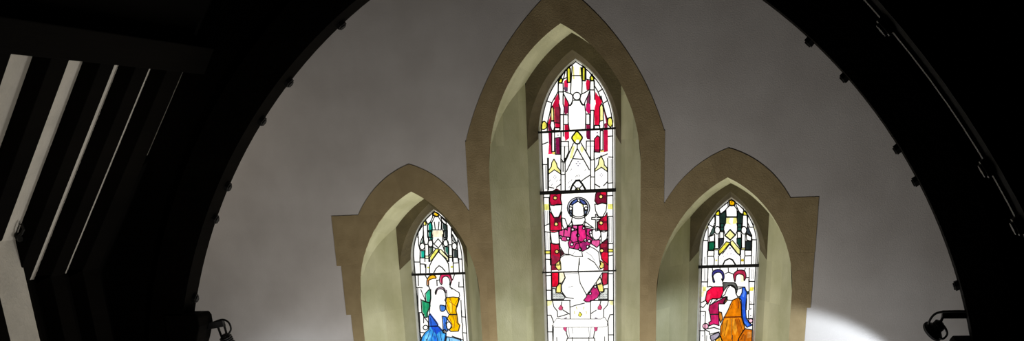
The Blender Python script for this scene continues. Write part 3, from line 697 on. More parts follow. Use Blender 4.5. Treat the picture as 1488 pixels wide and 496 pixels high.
def surf_mat(name, col, col2, scale=6.0, rough=0.9, bump=0.15, bump_scale=60.0, tone=False, metal=0.0, stretch=(1, 1, 1), spec=0.3):
    m, nt, out = new_mat(name)
    b = nt.nodes.new('ShaderNodeBsdfPrincipled'); nt.links.new(b.outputs[0], out.inputs[0])
    b.inputs['Roughness'].default_value = rough; b.inputs['Metallic'].default_value = metal
    b.inputs['Specular IOR Level'].default_value = spec
    tc = nt.nodes.new('ShaderNodeTexCoord'); mp = nt.nodes.new('ShaderNodeMapping')
    mp.inputs['Scale'].default_value = stretch
    nt.links.new(tc.outputs['Object'], mp.inputs['Vector'])
    n = nt.nodes.new('ShaderNodeTexNoise'); n.inputs['Scale'].default_value = scale; n.inputs['Detail'].default_value = 6
    nt.links.new(mp.outputs[0], n.inputs['Vector'])
    r = nt.nodes.new('ShaderNodeValToRGB')
    r.color_ramp.elements[0].position = 0.3; r.color_ramp.elements[1].position = 0.7
    r.color_ramp.elements[0].color = tuple(col) + (1,); r.color_ramp.elements[1].color = tuple(col2) + (1,)
    nt.links.new(n.outputs[0], r.inputs[0])
    src = r.outputs[0]
    if tone:
        at = nt.nodes.new('ShaderNodeAttribute'); at.attribute_name = 'tone'
        mx = nt.nodes.new('ShaderNodeMix'); mx.data_type = 'RGBA'; mx.blend_type = 'MULTIPLY'; mx.inputs[0].default_value = 1.0
        nt.links.new(src, mx.inputs[6]); nt.links.new(at.outputs['Color'], mx.inputs[7]); src = mx.outputs[2]
    nt.links.new(src, b.inputs['Base Color'])
    if bump:
        n2 = nt.nodes.new('ShaderNodeTexNoise'); n2.inputs['Scale'].default_value = bump_scale; n2.inputs['Detail'].default_value = 4
        nt.links.new(mp.outputs[0], n2.inputs['Vector'])
        bp = nt.nodes.new('ShaderNodeBump'); bp.inputs['Strength'].default_value = bump; bp.inputs['Distance'].default_value = 0.02
        nt.links.new(n2.outputs[0], bp.inputs['Height']); nt.links.new(bp.outputs[0], b.inputs['Normal'])
    return m

PLASTER = surf_mat('limewashed_plaster', (.53, .49, .465), (.63, .59, .565), 2.5, bump=.10, bump_scale=110)
PLASTER_SIDE = surf_mat('aged_roof_plaster', (.50, .47, .42), (.60, .56, .50), 5, bump=.3, bump_scale=40)
STONE = surf_mat('buff_sandstone', (.30, .222, .112), (.385, .292, .155), 7, bump=.15, bump_scale=90, tone=True)
REVEAL = surf_mat('grey_green_limewashed_stone', (.46, .45, .27), (.60, .585, .39), 4, bump=.12, bump_scale=60, tone=True)
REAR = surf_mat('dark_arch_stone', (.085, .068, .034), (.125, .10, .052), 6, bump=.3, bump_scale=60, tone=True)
MORTAR = surf_mat('lime_mortar', (.25, .185, .095), (.32, .245, .135), 20, bump=.2)
FILLET = surf_mat('pale_cement_fillet', (.50, .50, .45), (.62, .62, .57), 20, bump=.2)
OAK = surf_mat('black_stained_oak', (.0016, .0013, .001), (.0036, .0028, .002), 3, .85, .2, 25, stretch=(1, .2, 1), spec=.04)
OAK_EDGE = surf_mat('lit_oak_edge', (.02, .02, .017), (.03, .03, .026), 9, .6, .2, 40)  # paler oak, stands for light caught along the rib edge
BOARDS = surf_mat('dark_roof_boards', (.0014, .0012, .001), (.003, .0025, .002), 2, .9, .2, 20, stretch=(1, .15, 1), spec=.03)
FLOOR = surf_mat('worn_stone_floor', (.16, .15, .13), (.24, .22, .19), 3, .8, .15, 30)
IRON = surf_mat('black_iron', (.008, .008, .008), (.016, .015, .014), 12, .55, .1, 80, metal=.3)
LAMP_METAL = surf_mat('dark_enamel', (.022, .022, .024), (.036, .036, .04), 10, .5, .05, 60)
RUBBER = surf_mat('black_rubber_cable', (.006, .006, .006), (.01, .01, .01), 20, .6, 0)
LEAD = surf_mat('dark_lead', (.012, .012, .013), (.03, .03, .032), 30, .6, .1, 90, metal=.2)

GM = {}
def glass_mat(key):
    """Stained glass with daylight coming through it."""
    if key in GM: return GM[key]
    white = key == 'W'
    m, nt, out = new_mat('clear_white_glass' if white else 'stained_glass_' + key)
    e = nt.nodes.new('ShaderNodeEmission')
    tc = nt.nodes.new('ShaderNodeTexCoord'); mp = nt.nodes.new('ShaderNodeMapping')
    mp.inputs['Scale'].default_value = (1, 1, .6)
    n = nt.nodes.new('ShaderNodeTexNoise'); n.inputs['Scale'].default_value = 34; n.inputs['Detail'].default_value = 3
    nt.links.new(tc.outputs['Object'], mp.inputs[0]); nt.links.new(mp.outputs[0], n.inputs['Vector'])
    rg = nt.nodes.new('ShaderNodeMapRange')
    rg.inputs[1].default_value = .3; rg.inputs[2].default_value = .7
    lo, hi = (1.08, 1.3) if white else (.75, 1.5)
    rg.inputs[3].default_value = lo; rg.inputs[4].default_value = hi
    nt.links.new(n.outputs[0], rg.inputs[0]); nt.links.new(rg.outputs[0], e.inputs['Strength'])
    e.inputs['Color'].default_value = (1, .985, .94, 1) if white else hexcol(key)
    g = nt.nodes.new('ShaderNodeBsdfGlossy'); g.inputs['Roughness'].default_value = .25; g.inputs['Color'].default_value = (.03, .03, .03, 1)
    ad = nt.nodes.new('ShaderNodeAddShader')
    nt.links.new(e.outputs[0], ad.inputs[0]); nt.links.new(g.outputs[0], ad.inputs[1]); nt.links.new(ad.outputs[0], out.inputs[0])
    GM[key] = m
    return m
def paint_mat(key):
    cols = {'g': (.30, .30, .32), 'y': (.62, .58, .10), 'o': (.50, .20, .01), 'b': (.02, .06, .30), 'r': (.16, .03, .005)}
    k = 'paint_' + key
    if k not in GM:
        c = cols[key]
        m, nt, out = new_mat('fired_paint_line_' + key)
        e = nt.nodes.new('ShaderNodeEmission'); e.inputs['Color'].default_value = c + (1,); e.inputs['Strength'].default_value = 1
        nt.links.new(e.outputs[0], out.inputs[0]); GM[k] = m
    return GM[k]

# ------------------------------------------------------------------ mesh helpers
class MB:
    def __init__(s): s.v = []; s.f = []; s.m = []; s.t = []; s.mats = []; s.smooth = False
    def mi(s, mat):
        if mat not in s.mats: s.mats.append(mat)
        return s.mats.index(mat)
    def face(s, pts, mat, tone=1.0):
        b = len(s.v); s.v += [tuple(p) for p in pts]; s.f.append(tuple(range(b, b + len(pts)))); s.m.append(s.mi(mat)); s.t.append(tone)
    def box(s, lo, hi, mat, tone=1.0):
        x0, y0, z0 = lo; x1, y1, z1 = hi
        s.hexa([(x0, y0, z0), (x1, y0, z0), (x1, y1, z0), (x0, y1, z0), (x0, y0, z1), (x1, y0, z1), (x1, y1, z1), (x0, y1, z1)], mat, tone)
    def hexa(s, p, mat, tone=1.0):
        b = len(s.v); s.v += [tuple(q) for q in p]
        for f in ((3, 2, 1, 0), (4, 5, 6, 7), (0, 1, 5, 4), (1, 2, 6, 5), (2, 3, 7, 6), (3, 0, 4, 7)):
            s.f.append(tuple(b + i for i in f)); s.m.append(s.mi(mat)); s.t.append(tone)
    def prism(s, poly, y0, y1, mat, tone=1.0, back=True):
        """poly of (x, z); y0 nearer the nave, y1 farther"""
        n = len(poly); b = len(s.v); k = s.mi(mat)
        s.v += [(x, y0, z) for x, z in poly] + [(x, y1, z) for x, z in poly]
        area = sum(poly[i][0] * poly[(i + 1) % n][1] - poly[(i + 1) % n][0] * poly[i][1] for i in range(n))
        r = list(range(n))
        if area < 0: r.reverse()
        fs = [tuple(b + i for i in r)]
        if back: fs.append(tuple(b + n + i for i in reversed(r)))
        for i in range(n):
            i0, i1 = r[i], r[(i + 1) % n]
            fs.append((b + i0, b + n + i0, b + n + i1, b + i1))
        s.f += fs; s.m += [k] * len(fs); s.t += [tone] * len(fs)
    def tube(s, pts, r, mat, n=10, caps=True, radii=None):
        pts = [Vector(p) for p in pts]; b = len(s.v); k = s.mi(mat)
        up = None
        for i, p in enumerate(pts):
            d = (pts[min(i + 1, len(pts) - 1)] - pts[max(i - 1, 0)]).normalized()
            if up is None:
                up = Vector((0, 0, 1)) if abs(d.z) < .9 else Vector((0, 1, 0))
            a = d.cross(up).normalized(); up = a.cross(d).normalized()
            rr = radii[i] if radii else r
            for j in range(n):
                t = 2 * math.pi * j / n
                s.v.append(tuple(p + a * math.cos(t) * rr + up * math.sin(t) * rr))
        for i in range(len(pts) - 1):
            for j in range(n):
                s.f.append((b + i * n + j, b + i * n + (j + 1) % n, b + (i + 1) * n + (j + 1) % n, b + (i + 1) * n + j)); s.m.append(k); s.t.append(1.0)
        if caps:
            s.f.append(tuple(b + j for j in reversed(range(n)))); s.f.append(tuple(b + (len(pts) - 1) * n + j for j in range(n)))
            s.m += [k, k]; s.t += [1.0, 1.0]
    def beam(s, a, b_, w, h, mat, up=(0, 0, 1)):
        a = Vector(a); b_ = Vector(b_); d = (b_ - a).normalized(); up = Vector(up)
        sd = d.cross(up).normalized() * (w / 2); u = sd.cross(d).normalized() * (h / 2)
        s.hexa([a - sd - u, a + sd - u, a + sd + u, a - sd + u, b_ - sd - u, b_ + sd - u, b_ + sd + u, b_ - sd + u], mat)
    def build(s, name, parent=None, origin=None, smooth=False, bevel=0.0):
        o_ = Vector(origin) if origin is not None else (Vector(parent['_w']) if parent is not None and '_w' in parent else Vector((0, 0, 0)))
        me = bpy.data.meshes.new(name)
        me.from_pydata([tuple(Vector(v) - o_) for v in s.v], [], s.f)
        for m in s.mats: me.materials.append(m)
        me.polygons.foreach_set('material_index', s.m)
        if smooth: me.polygons.foreach_set('use_smooth', [True] * len(s.f))
        at = me.color_attributes.new('tone', 'FLOAT_COLOR', 'CORNER')
        buf = []
        for f, t in zip(s.f, s.t): buf += [t, t, t, 1.0] * len(f)
        at.data.foreach_set('color', buf)
        me.validate(); me.update()
        o = bpy.data.objects.new(name, me); COL.objects.link(o)
        if parent is not None: o.parent = parent
        else: o.location = o_
        o['_w'] = tuple(o_)
        if bevel:
            bv = o.modifiers.new('bevel', 'BEVEL'); bv.width = bevel; bv.segments = 2; bv.limit_method = 'ANGLE'
        return o

def thing(name, loc, label=None, cat=None, group=None, kind=None):
    o = bpy.data.objects.new(name, None); COL.objects.link(o); o.location = loc; o.empty_display_size = .1
    o['_w'] = tuple(loc)
    return tag(o, label, cat, group, kind)
def tag(o, label=None, cat=None, group=None, kind=None):
    if label: o['label'] = label
    if cat: o['category'] = cat
    if group: o['group'] = group
    if kind: o['kind'] = kind
    return o

def arc3(p0, p1, p2, n):
    (ax, ay), (bx, by), (cx, cy) = p0, p1, p2
    d = 2 * (ax * (by - cy) + bx * (cy - ay) + cx * (ay - by))
    ux = ((ax * ax + ay * ay) * (by - cy) + (bx * bx + by * by) * (cy - ay) + (cx * cx + cy * cy) * (ay - by)) / d
    uy = ((ax * ax + ay * ay) * (cx - bx) + (bx * bx + by * by) * (ax - cx) + (cx * cx + cy * cy) * (bx - ax)) / d
    r = math.hypot(ax - ux, ay - uy)
    t0 = math.atan2(ay - uy, ax - ux); t2 = math.atan2(cy - uy, cx - ux)
    return [(ux + r * math.cos(t0 + (t2 - t0) * i / n), uy + r * math.sin(t0 + (t2 - t0) * i / n)) for i in range(n + 1)]
def arc_z(p0, p1, p2, x):
    """height of the arch above half-span x"""
    (ax, ay), (bx, by), (cx, cy) = p0, p1, p2
    d = 2 * (ax * (by - cy) + bx * (cy - ay) + cx * (ay - by))
    ux = ((ax * ax + ay * ay) * (by - cy) + (bx * bx + by * by) * (cy - ay) + (cx * cx + cy * cy) * (ay - by)) / d
    uy = ((ax * ax + ay * ay) * (cx - bx) + (bx * bx + by * by) * (ax - cx) + (cx * cx + cy * cy) * (bx - ax)) / d
    r = math.hypot(ax - ux, ay - uy)
    return uy + math.sqrt(max(0, r * r - (x - ux) ** 2))

# ------------------------------------------------------------------ main dimensions (metres; end wall face at y = 0, nave towards -y)
A = 1.40            # side windows stand this far either side of the middle one
GD = 0.7026         # depth of the glass behind the wall face
D1 = 0.50           # depth of the rear arch
SILL = 0.30         # foot of the glass
FLOOR_Z = -2.5
EAVE_X, EAVE_Z = 3.96, 2.58
SLOPE = 1.30
def roof_z(x): return 4.1 + (2.8 - abs(x)) * SLOPE

WIN = {
 'c': dict(xc=0.0, wf=.667, wg=.3303, front=((.667, 3.22), (.463, 3.86), (0, 4.27)), drop=.03, tip=3.36, rear=((.427, 3.36), (.262, 3.88), (0, 4.113)),
           glass=((.3303, 3.47), (.2, 3.868), (0, 4.035))),
 's': dict(xc=A, wf=.586, wg=.249, front=((.586, 2.16), (.405, 2.735), (0, 3.071)), drop=.06, tip=2.37, rear=((.346, 2.37), (.222, 2.72), (0, 2.945)),
           glass=((.249, 2.48), (.15, 2.75), (0, 2.875))),
}
JROWS = [-.05 + .345 * i for i in range(20)]

def both(pts):      # right half (spring -> apex) to a full outline, left foot to right foot
    return [(-x, z) for x, z in pts] + [(x, z) for x, z in reversed(pts[:-1])]

def reveal(w, mirror_x, parent):
    xc = mirror_x; wf, wg, fr, dr = w['wf'], w['wg'], w['front'], w['drop']
    k = (wf - wg) / GD
    h1 = wf - k * D1
    mb = MB()
    ys = [D1 * i / 10 for i in range(11)]
    xs = [wf - k * y for y in ys]
    top = [arc_z(*fr, x) if x < fr[0][0] - 1e-6 else fr[0][1] for x in xs]
    for sg in (-1, 1):
        # splayed jamb in courses
        for j in range(10):
            zt0, zt1 = top[j] - dr * ys[j] / D1, top[j + 1] - dr * ys[j + 1] / D1
            rows = [SILL - .25] + [z for z in JROWS if SILL - .2 < z < min(zt0, zt1) - .05]
            for i, z in enumerate(rows):
                last = i == len(rows) - 1
                za0, za1 = (zt0, zt1) if last else (rows[i + 1], rows[i + 1])
                rnd = random.Random(int(z * 1000) + (j // 4) * 7 + (3 if sg > 0 else 0) + int(xc * 10)).uniform(.9, 1.06)
                q = [(xc + sg * xs[j], ys[j], z), (xc + sg * xs[j + 1], ys[j + 1], z), (xc + sg * xs[j + 1], ys[j + 1], za1), (xc + sg * xs[j], ys[j], za0)]
                mb.face(q if sg < 0 else q[::-1], REVEAL, rnd)
        # soffit of the front arch running back to the splay / rear arch
        px = xs + [h1 * (1 - i / 14) for i in range(1, 15)]
        for i in range(len(px) - 1):
            x0, x1 = px[i], px[i + 1]
            y0 = min(D1, (wf - x0) / k); y1 = min(D1, (wf - x1) / k)
            z0 = arc_z(*fr, min(x0, wf - 1e-6)); z1 = arc_z(*fr, x1)
            if i == 0: z0 = fr[0][1]
            n = 5
            for q in range(n):
                a0, a1 = q / n, (q + 1) / n
                if y0 * a1 < 1e-9 and y1 * a1 < 1e-9: continue
                pts = [(xc + sg * x0, y0 * a0, z0 - dr * y0 * a0 / D1), (xc + sg * x1, y1 * a0, z1 - dr * y1 * a0 / D1),
                       (xc + sg * x1, y1 * a1, z1 - dr * y1 * a1 / D1), (xc + sg * x0, y0 * a1, z0 - dr * y0 * a1 / D1)]
                if y0 < 1e-9: pts = pts[1:3] + [pts[0]]
                mb.face(pts if sg > 0 else pts[::-1], REVEAL, 1.04 if (i // 4) % 2 else .98)
    mb.build('splayed_reveal', parent)
    # rear arch: its face across the splay, and the short reveal down to the glass
    rb = MB(); N = 22
    la = arc3(*w['rear'], N)
    ga = arc3(*w['glass'], N)
    vz = arc_z(*fr, h1) - dr
    # outer boundary: up the splay line, then along the soffit
    L1 = vz - w['tip']; samples = []
    arcs = [(h1 * (1 - i / 40), arc_z(*fr, h1 * (1 - i / 40)) - dr) for i in range(41)]
    path = [(h1, w['tip']), (h1, vz)] + arcs[1:]
    cum = [0]
    for p, q in zip(path, path[1:]): cum.append(cum[-1] + math.dist(p, q))
    def at(t):
        t *= cum[-1]
        for i in range(len(path) - 1):
            if cum[i + 1] >= t - 1e-9:
                u = (t - cum[i]) / max(1e-9, cum[i + 1] - cum[i])
                return (path[i][0] + (path[i + 1][0] - path[i][0]) * u, path[i][1] + (path[i + 1][1] - path[i][1]) * u)
        return path[-1]
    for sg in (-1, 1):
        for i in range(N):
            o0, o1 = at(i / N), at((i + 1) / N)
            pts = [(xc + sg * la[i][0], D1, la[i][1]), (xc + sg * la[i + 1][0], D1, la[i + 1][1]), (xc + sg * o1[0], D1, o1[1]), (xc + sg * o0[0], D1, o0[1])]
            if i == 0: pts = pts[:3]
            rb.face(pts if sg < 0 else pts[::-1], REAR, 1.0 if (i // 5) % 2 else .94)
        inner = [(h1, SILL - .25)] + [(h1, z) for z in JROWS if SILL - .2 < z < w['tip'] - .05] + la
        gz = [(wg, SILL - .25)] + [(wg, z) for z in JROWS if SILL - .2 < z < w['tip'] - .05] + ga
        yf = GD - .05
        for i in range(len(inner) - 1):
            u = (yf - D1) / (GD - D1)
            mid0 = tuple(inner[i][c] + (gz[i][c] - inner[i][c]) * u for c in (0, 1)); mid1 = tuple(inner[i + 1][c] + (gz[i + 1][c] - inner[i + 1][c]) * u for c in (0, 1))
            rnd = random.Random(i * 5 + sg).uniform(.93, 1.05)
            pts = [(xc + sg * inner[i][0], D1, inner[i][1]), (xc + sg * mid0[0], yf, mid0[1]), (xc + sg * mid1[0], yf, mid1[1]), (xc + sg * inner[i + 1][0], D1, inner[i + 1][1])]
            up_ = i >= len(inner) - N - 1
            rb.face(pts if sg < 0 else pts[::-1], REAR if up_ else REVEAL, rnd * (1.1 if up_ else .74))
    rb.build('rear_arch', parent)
    fb = MB()
    for sg in (-1, 1):
        for i in range(len(inner) - 1):
            mid0 = tuple(inner[i][c] + (gz[i][c] - inner[i][c]) * u for c in (0, 1)); mid1 = tuple(inner[i + 1][c] + (gz[i + 1][c] - inner[i + 1][c]) * u for c in (0, 1))
            pts = [(xc + sg * mid0[0], yf, mid0[1]), (xc + sg * gz[i][0], GD, gz[i][1]), (xc + sg * gz[i + 1][0], GD, gz[i + 1][1]), (xc + sg * mid1[0], yf, mid1[1])]
            fb.face(pts if sg < 0 else pts[::-1], FILLET)
    o = fb.build('mortar_fillet', parent); o['label'] = 'pale cement fillet round the glass'
    sb = MB()
    sb.hexa([(xc - wf, -.02, SILL - .30), (xc + wf, -.02, SILL - .30), (xc + wg, GD, SILL - .05), (xc - wg, GD, SILL - .05),
             (xc - wf, -.02, SILL - .24), (xc + wf, -.02, SILL - .24), (xc + wg, GD, SILL + .01), (xc - wg, GD, SILL + .01)], REVEAL)
    sb.build('window_sill', parent)

def surround(w, xc, parent, outer_jamb, outer_arch, nblk):
    """outer_jamb(sign, z) -> outline x offset beside the jamb; outer_arch(sign) -> three points of the outer arch as (x, z) offsets"""
    mb = MB(); fr = w['front']; zf = SILL - .25
    def blk(poly, tone):
        cx = sum(p[0] for p in poly) / len(poly); cz = sum(p[1] for p in poly) / len(poly)
        mb.prism([(xc + p[0], p[1]) for p in poly], -.003, .16, STONE, tone)
    NA = 24
    for sg in (-1, 1):
        oj, oa = outer_jamb(sg), outer_arch(sg)
        # jamb blocks
        zs = [zf] + [z for z in oj['rows'] if zf + .1 < z < oj['top'] - .04] + [oj['top']]
        for i in range(len(zs) - 1):
            z0, z1 = zs[i] + .0002, zs[i + 1] - .0002
            m = 6
            inn = []
            for q in range(m + 1):
                z = z0 + (z1 - z0) * q / m
                if z <= fr[0][1]: x = w['wf']
                else:
                    lo, hi = 0., w['wf']
                    for _ in range(40):
                        md = (lo + hi) / 2
                        if arc_z(*fr, md) > z: lo = md
                        else: hi = md
                    x = lo
                inn.append((sg * x, z))
            out = oj['poly'](z0, z1)
            blk(inn + [(sg * x, z) for x, z in reversed(out)], random.uniform(.93, 1.06))
        # voussoirs
        ia_all = arc3(*fr, 200); start = min(range(201), key=lambda i: abs(ia_all[i][1] - oj['top']) if ia_all[i][1] >= fr[0][1] else 9)
        ia = [ia_all[start + round((200 - start) * i / NA)] for i in range(NA + 1)]
        if oj['top'] <= fr[0][1]: ia[0] = (w['wf'], oj['top'])
        ob = arc3(*oa, NA)
        for b in range(nblk):
            i0, i1 = round(NA * b / nblk), round(NA * (b + 1) / nblk)
            inn = ia[i0:i1 + 1]; out = ob[i0:i1 + 1]
            poly = [(sg * x, z) for x, z in inn] + [(sg * x, z) for x, z in reversed(out)]
            if b == 0 and oj.get('skew'): poly = poly
            blk(poly, random.uniform(.93, 1.06))
    mb.build('stone_surround', parent)

# outline of the three-window stone surround where it meets the plaster
C1 = .869; CM = .742
c_out = ((.862, 3.448), (.53, 4.062), (0, 4.55))
s_out = ((.525, 2.895), (.345, 3.105), (0, 3.292))
QXS = {1: [(2.156, 2.895, 2.466), (2.153, 2.466, 2.018), (2.122, 2.018, 1.60), (2.165, 1.60, 1.2), (2.12, 1.2, .78), (2.165, .78, .05)],
       -1: [(2.189, 2.895, 2.466), (2.146, 2.466, 2.029), (2.10, 2.029, 1.60), (2.145, 1.60, 1.2), (2.10, 1.2, .78), (2.145, .78, .05)]}

wall_hole = []
def build_windows():
    labels = {
     -1: ('window_1', 'left stone lancet window opening in the end wall, lower than the middle one'),
      0: ('window_2', 'tall central stone lancet window opening in the end wall'),
      1: ('window_3', 'right stone lancet window opening in the end wall beside the lit plaster')}
    for s in (-1, 0, 1):
        nm, lab = labels[s]
        e = thing(nm, (s * A, 0, SILL), lab, 'window', None, 'structure')
        w = WIN['c' if s == 0 else 's']
        reveal(w, s * A, e)
        if s == 0:
            def oj(sg):
                def poly(z0, z1):
                    bp = [(CM, -9), (CM, 2.45), (C1, 2.72), (C1, 9)]
                    def xx(z):
                        for (xa, za), (xb, zb) in zip(bp, bp[1:]):
                            if za <= z <= zb: return xa + (xb - xa) * (z - za) / (zb - za)
                    zs = [z0] + [z for _, z in bp if z0 < z < z1] + [z1]
                    return [(xx(z), z) for z in zs]
                return dict(top=3.448, rows=[.45, .9, 1.3, 1.75, 2.15, 2.62, 3.02], poly=poly)
            surround(w, 0, e, oj, lambda sg: c_out, 5)
        else:
            def oj(sg):
                out_side = sg == s
                def poly(z0, z1):
                    if out_side:
                        for x, za, zb in QXS[s]:
                            if zb - .01 <= z0 and z1 <= za + .01: return [(x - A, z0), (x - A, z1)]
                        return [(2.1 - A, z0), (2.1 - A, z1)]
                    bp = [(A - CM, -9), (A - CM, 2.45), (A - C1, 2.72), (A - C1, 9)]
                    def xx(z):
                        for (xa, za), (xb, zb) in zip(bp, bp[1:]):
                            if za <= z <= zb: return xa + (xb - xa) * (z - za) / (zb - za)
                    zs = [z0] + [z for _, z in bp if z0 < z < z1] + [z1]
                    return [(xx(z), z) for z in zs]
                return dict(top=2.895, rows=[.78, 1.2, 1.60, QXS[s][1][2], 2.466], poly=poly)
            surround(w, s * A, e, oj, lambda sg: s_out, 4)
build_windows()

# ------------------------------------------------------------------ the end wall with its hole
def wall_end():
    pc = arc3(*c_out, 24); ps = arc3(*s_out, 20)
    mb = MB()
    gx, gz = 4.3, FLOOR_Z
    outer = [(gx, gz), (gx, 2.4), (0, 8.1), (-gx, 2.4), (-gx, gz)]
    for s in (1, -1):                                          # two halves meeting on the middle line
        edge = []
        for x, za, zb in reversed(QXS[s]): edge += [(x, zb), (x, za)]
        edge += [(A + x, z) for x, z in ps]                        # outer foot of the side arch up to its apex
        edge += [(A - x, z) for x, z in reversed(ps[:-1])]         # and down to the valley
        edge += [(C1, 2.897), (C1, 3.448)] + pc                     # up the middle shoulder to the top
        R = [(0, edge[0][1])]
        for p in edge:
            if math.dist(p, R[-1]) > 1e-4: R.append(p)
        poly = [(0, gz), (gx, gz), (gx, 2.4), (0, 8.1)] + list(reversed(R))
        mb.prism([(s * x, z) for x, z in poly], 0.0, .85, PLASTER)
    o = mb.build('wall_end'); tag(o, 'white plastered end wall round the three lancet windows', 'wall', None, 'structure')
wall_end()

# ------------------------------------------------------------------ stained glass
def catmull(pts, n=4):
    out = []; m = len(pts)
    for i in range(m):
        p0, p1, p2, p3 = pts[i - 1], pts[i], pts[(i + 1) % m], pts[(i + 2) % m]
        for j in range(n):
            t = j / n
            out.append(tuple(.5 * (2 * p1[c] + (p2[c] - p0[c]) * t + (2 * p0[c] - 5 * p1[c] + 4 * p2[c] - p3[c]) * t * t + (3 * p1[c] - p0[c] - 3 * p2[c] + p3[c]) * t ** 3) for c in (0, 1)))
    return out

def strip(mb, pts, w, y, mat, closed=False):
    segs = list(zip(pts, pts[1:])) + ([(pts[-1], pts[0])] if closed else [])
    for (ax, az), (bx, bz) in segs:
        L = math.hypot(bx - ax, bz - az)
        if L < 1e-5: continue
        ux, uz = (bx - ax) / L, (bz - az) / L; nx, nz = -uz * w / 2, ux * w / 2
        ax -= ux * w * .35; az -= uz * w * .35; bx += ux * w * .35; bz += uz * w * .35
        mb.prism([(ax + nx, az + nz), (bx + nx, bz + nz), (bx - nx, bz - nz), (ax - nx, az - nz)], y - .004, y + .004, mat, back=False)

PART_LABEL = {}
def panel(data, s, label, part_labels, bars, zones):
    w = WIN['c' if s == 0 else 's']; xc = s * A; wg = w['wg']
    t = thing('stained_glass_panel', (xc, GD, SILL), label, 'stained glass')
    out = [(-wg - .006, SILL)] + [(-x * (1 + .006 / wg) if x else 0, z + .004) for x, z in arc3(*w['glass'], 24)]
    out += [(-x, z) for x, z in reversed(out[:-1])]
    lead = MB(); parts = {}
    for nm, x0, x1, z0, z1 in zones:                 # the white quarries behind each part of the design
        mb = parts.setdefault(nm, MB())
        if z1 is None: poly = [(-wg - .006, z0)] + [p for p in out if p[1] > z0 + .001] + [(wg + .006, z0)]
        else: poly = [(x0, z0), (x0, z1), (x1, z1), (x1, z0)]
        mb.prism([(xc + x, z) for x, z in poly], GD - .004, GD + .006, glass_mat('W'))
    arch = arc3(*w['glass'], 20)
    def clip(p):
        x, z = p; lim = wg - .001
        x = max(-lim, min(lim, x))
        zt = arc_z(*w['glass'], min(abs(x), wg)) if abs(x) < wg else w['glass'][0][1]
        if z > w['glass'][0][1] and z > zt - .002: z = zt - .002
        return (x, max(z, SILL))
    for i, (kind, part, colr, fl, mm) in enumerate(data):
        pts = [clip((mm[k] / 1000, mm[k + 1] / 1000)) for k in range(0, len(mm), 2)]
        y = GD - .006 - .00011 * i
        if part == 'border_glass': part = 'border_glass' + ('|a' if sum(p[0] for p in pts) < 0 else '|b')
        mb = parts.setdefault(part, MB())
        if kind == 'P':
            if 's' in fl: pts = [clip(p) for p in catmull(pts)]
            q = [(xc + x, z) for x, z in pts]
            mb.prism(q, y, GD - .003, glass_mat(colr), back=False)
            if 'o' in fl: strip(lead, q, .012 if 'oo' in fl else .0085, GD - .036, LEAD, True)
        else:
            q = [(xc + x, z) for x, z in pts]
            if colr == 'K': strip(lead, q, .009 * fl, GD - .036, LEAD)
            else: strip(mb, q, .0072 * fl, GD - .034, paint_mat(colr))
    o = [(xc + x, z) for x, z in both([(wg - .004, SILL)] + [(max(0, x - .004) if x > .01 else x, z - .003) for x, z in arch])]
    strip(lead, o, .009, GD - .036, LEAD)
    # plain quarries below the figures
    for z in (1.62, 1.42, 1.2, 1.0, .8, .6): strip(lead, [(xc - wg, z), (xc + wg, z)], .006, GD - .036, LEAD)
    for x in (-.72, -.25, .25, .72): strip(lead, [(xc + x * wg, SILL), (xc + x * wg, 1.70)], .006, GD - .036, LEAD)
    lead.build('lead_came', t)
    made = {}
    for nm, mb in sorted(parts.items(), key=lambda kv: '/' in kv[0]):
        par, leaf = (nm.split('/') + [None])[:2] if '/' in nm else (None, nm)
        o = mb.build((leaf or nm).split('|')[0], made[par] if par else t); made[nm] = o
        k = nm.split('|')[0]
        if k in part_labels: o['label'] = part_labels[k]
    for z, th, tilt in bars:
        b = MB(); b.beam((xc - wg - .03, GD - .05, z - tilt), (xc + wg + .03, GD - .05, z + tilt), .014, th, IRON)
        b.build('saddle_bar', t)

panel(CENTRE, 0, 'tall middle stained glass panel of a seated figure in a magenta robe under red canopies',
      {'enthroned_figure': 'seated figure in magenta robe on red ground', 'enthroned_figure/halo': 'blue and white halo', 'enthroned_figure/magenta_robe': 'magenta robe with white dots', 'angel_figure': 'white winged figure', 'canopy_glass': 'red, white and yellow canopy work', 'border_glass': 'yellow patches in the white side border', 'predella_glass': 'pale base with scroll'},
      [(3.4938, .017, 0), (2.9924, .03, 0), (2.30, .012, 0), (1.55, .016, 0), (1.0, .016, 0)],
      [('canopy_glass', 0, 0, 2.9924, None), ('enthroned_figure', -.285, .285, 2.04, 2.9924), ('border_glass|a', -.336, -.285, 2.04, 2.9924), ('border_glass|b', .285, .336, 2.04, 2.9924),
       ('predella_glass', -.336, .336, 1.70, 2.04), ('clear_glass', -.336, .336, SILL, 1.70)])
panel(LEFT, -1, 'smaller stained glass panel, kneeling figure in blue between green and yellow robes',
      {'canopy_glass': 'white canopy with teal ground', 'green_robed_figure': 'standing figure in green robe', 'yellow_robed_figure': 'standing figure in yellow robe', 'yellow_robed_figure/halo': 'crimson halo', 'green_robed_figure/halo': 'orange halo', 'kneeling_figure': 'kneeling figure in a blue skirt'},
      [(2.313, .021, 0), (1.60, .016, 0), (1.0, .016, 0)],
      [('canopy_glass', 0, 0, 2.313, None), ('clear_glass', -.255, .255, SILL, 2.313)])
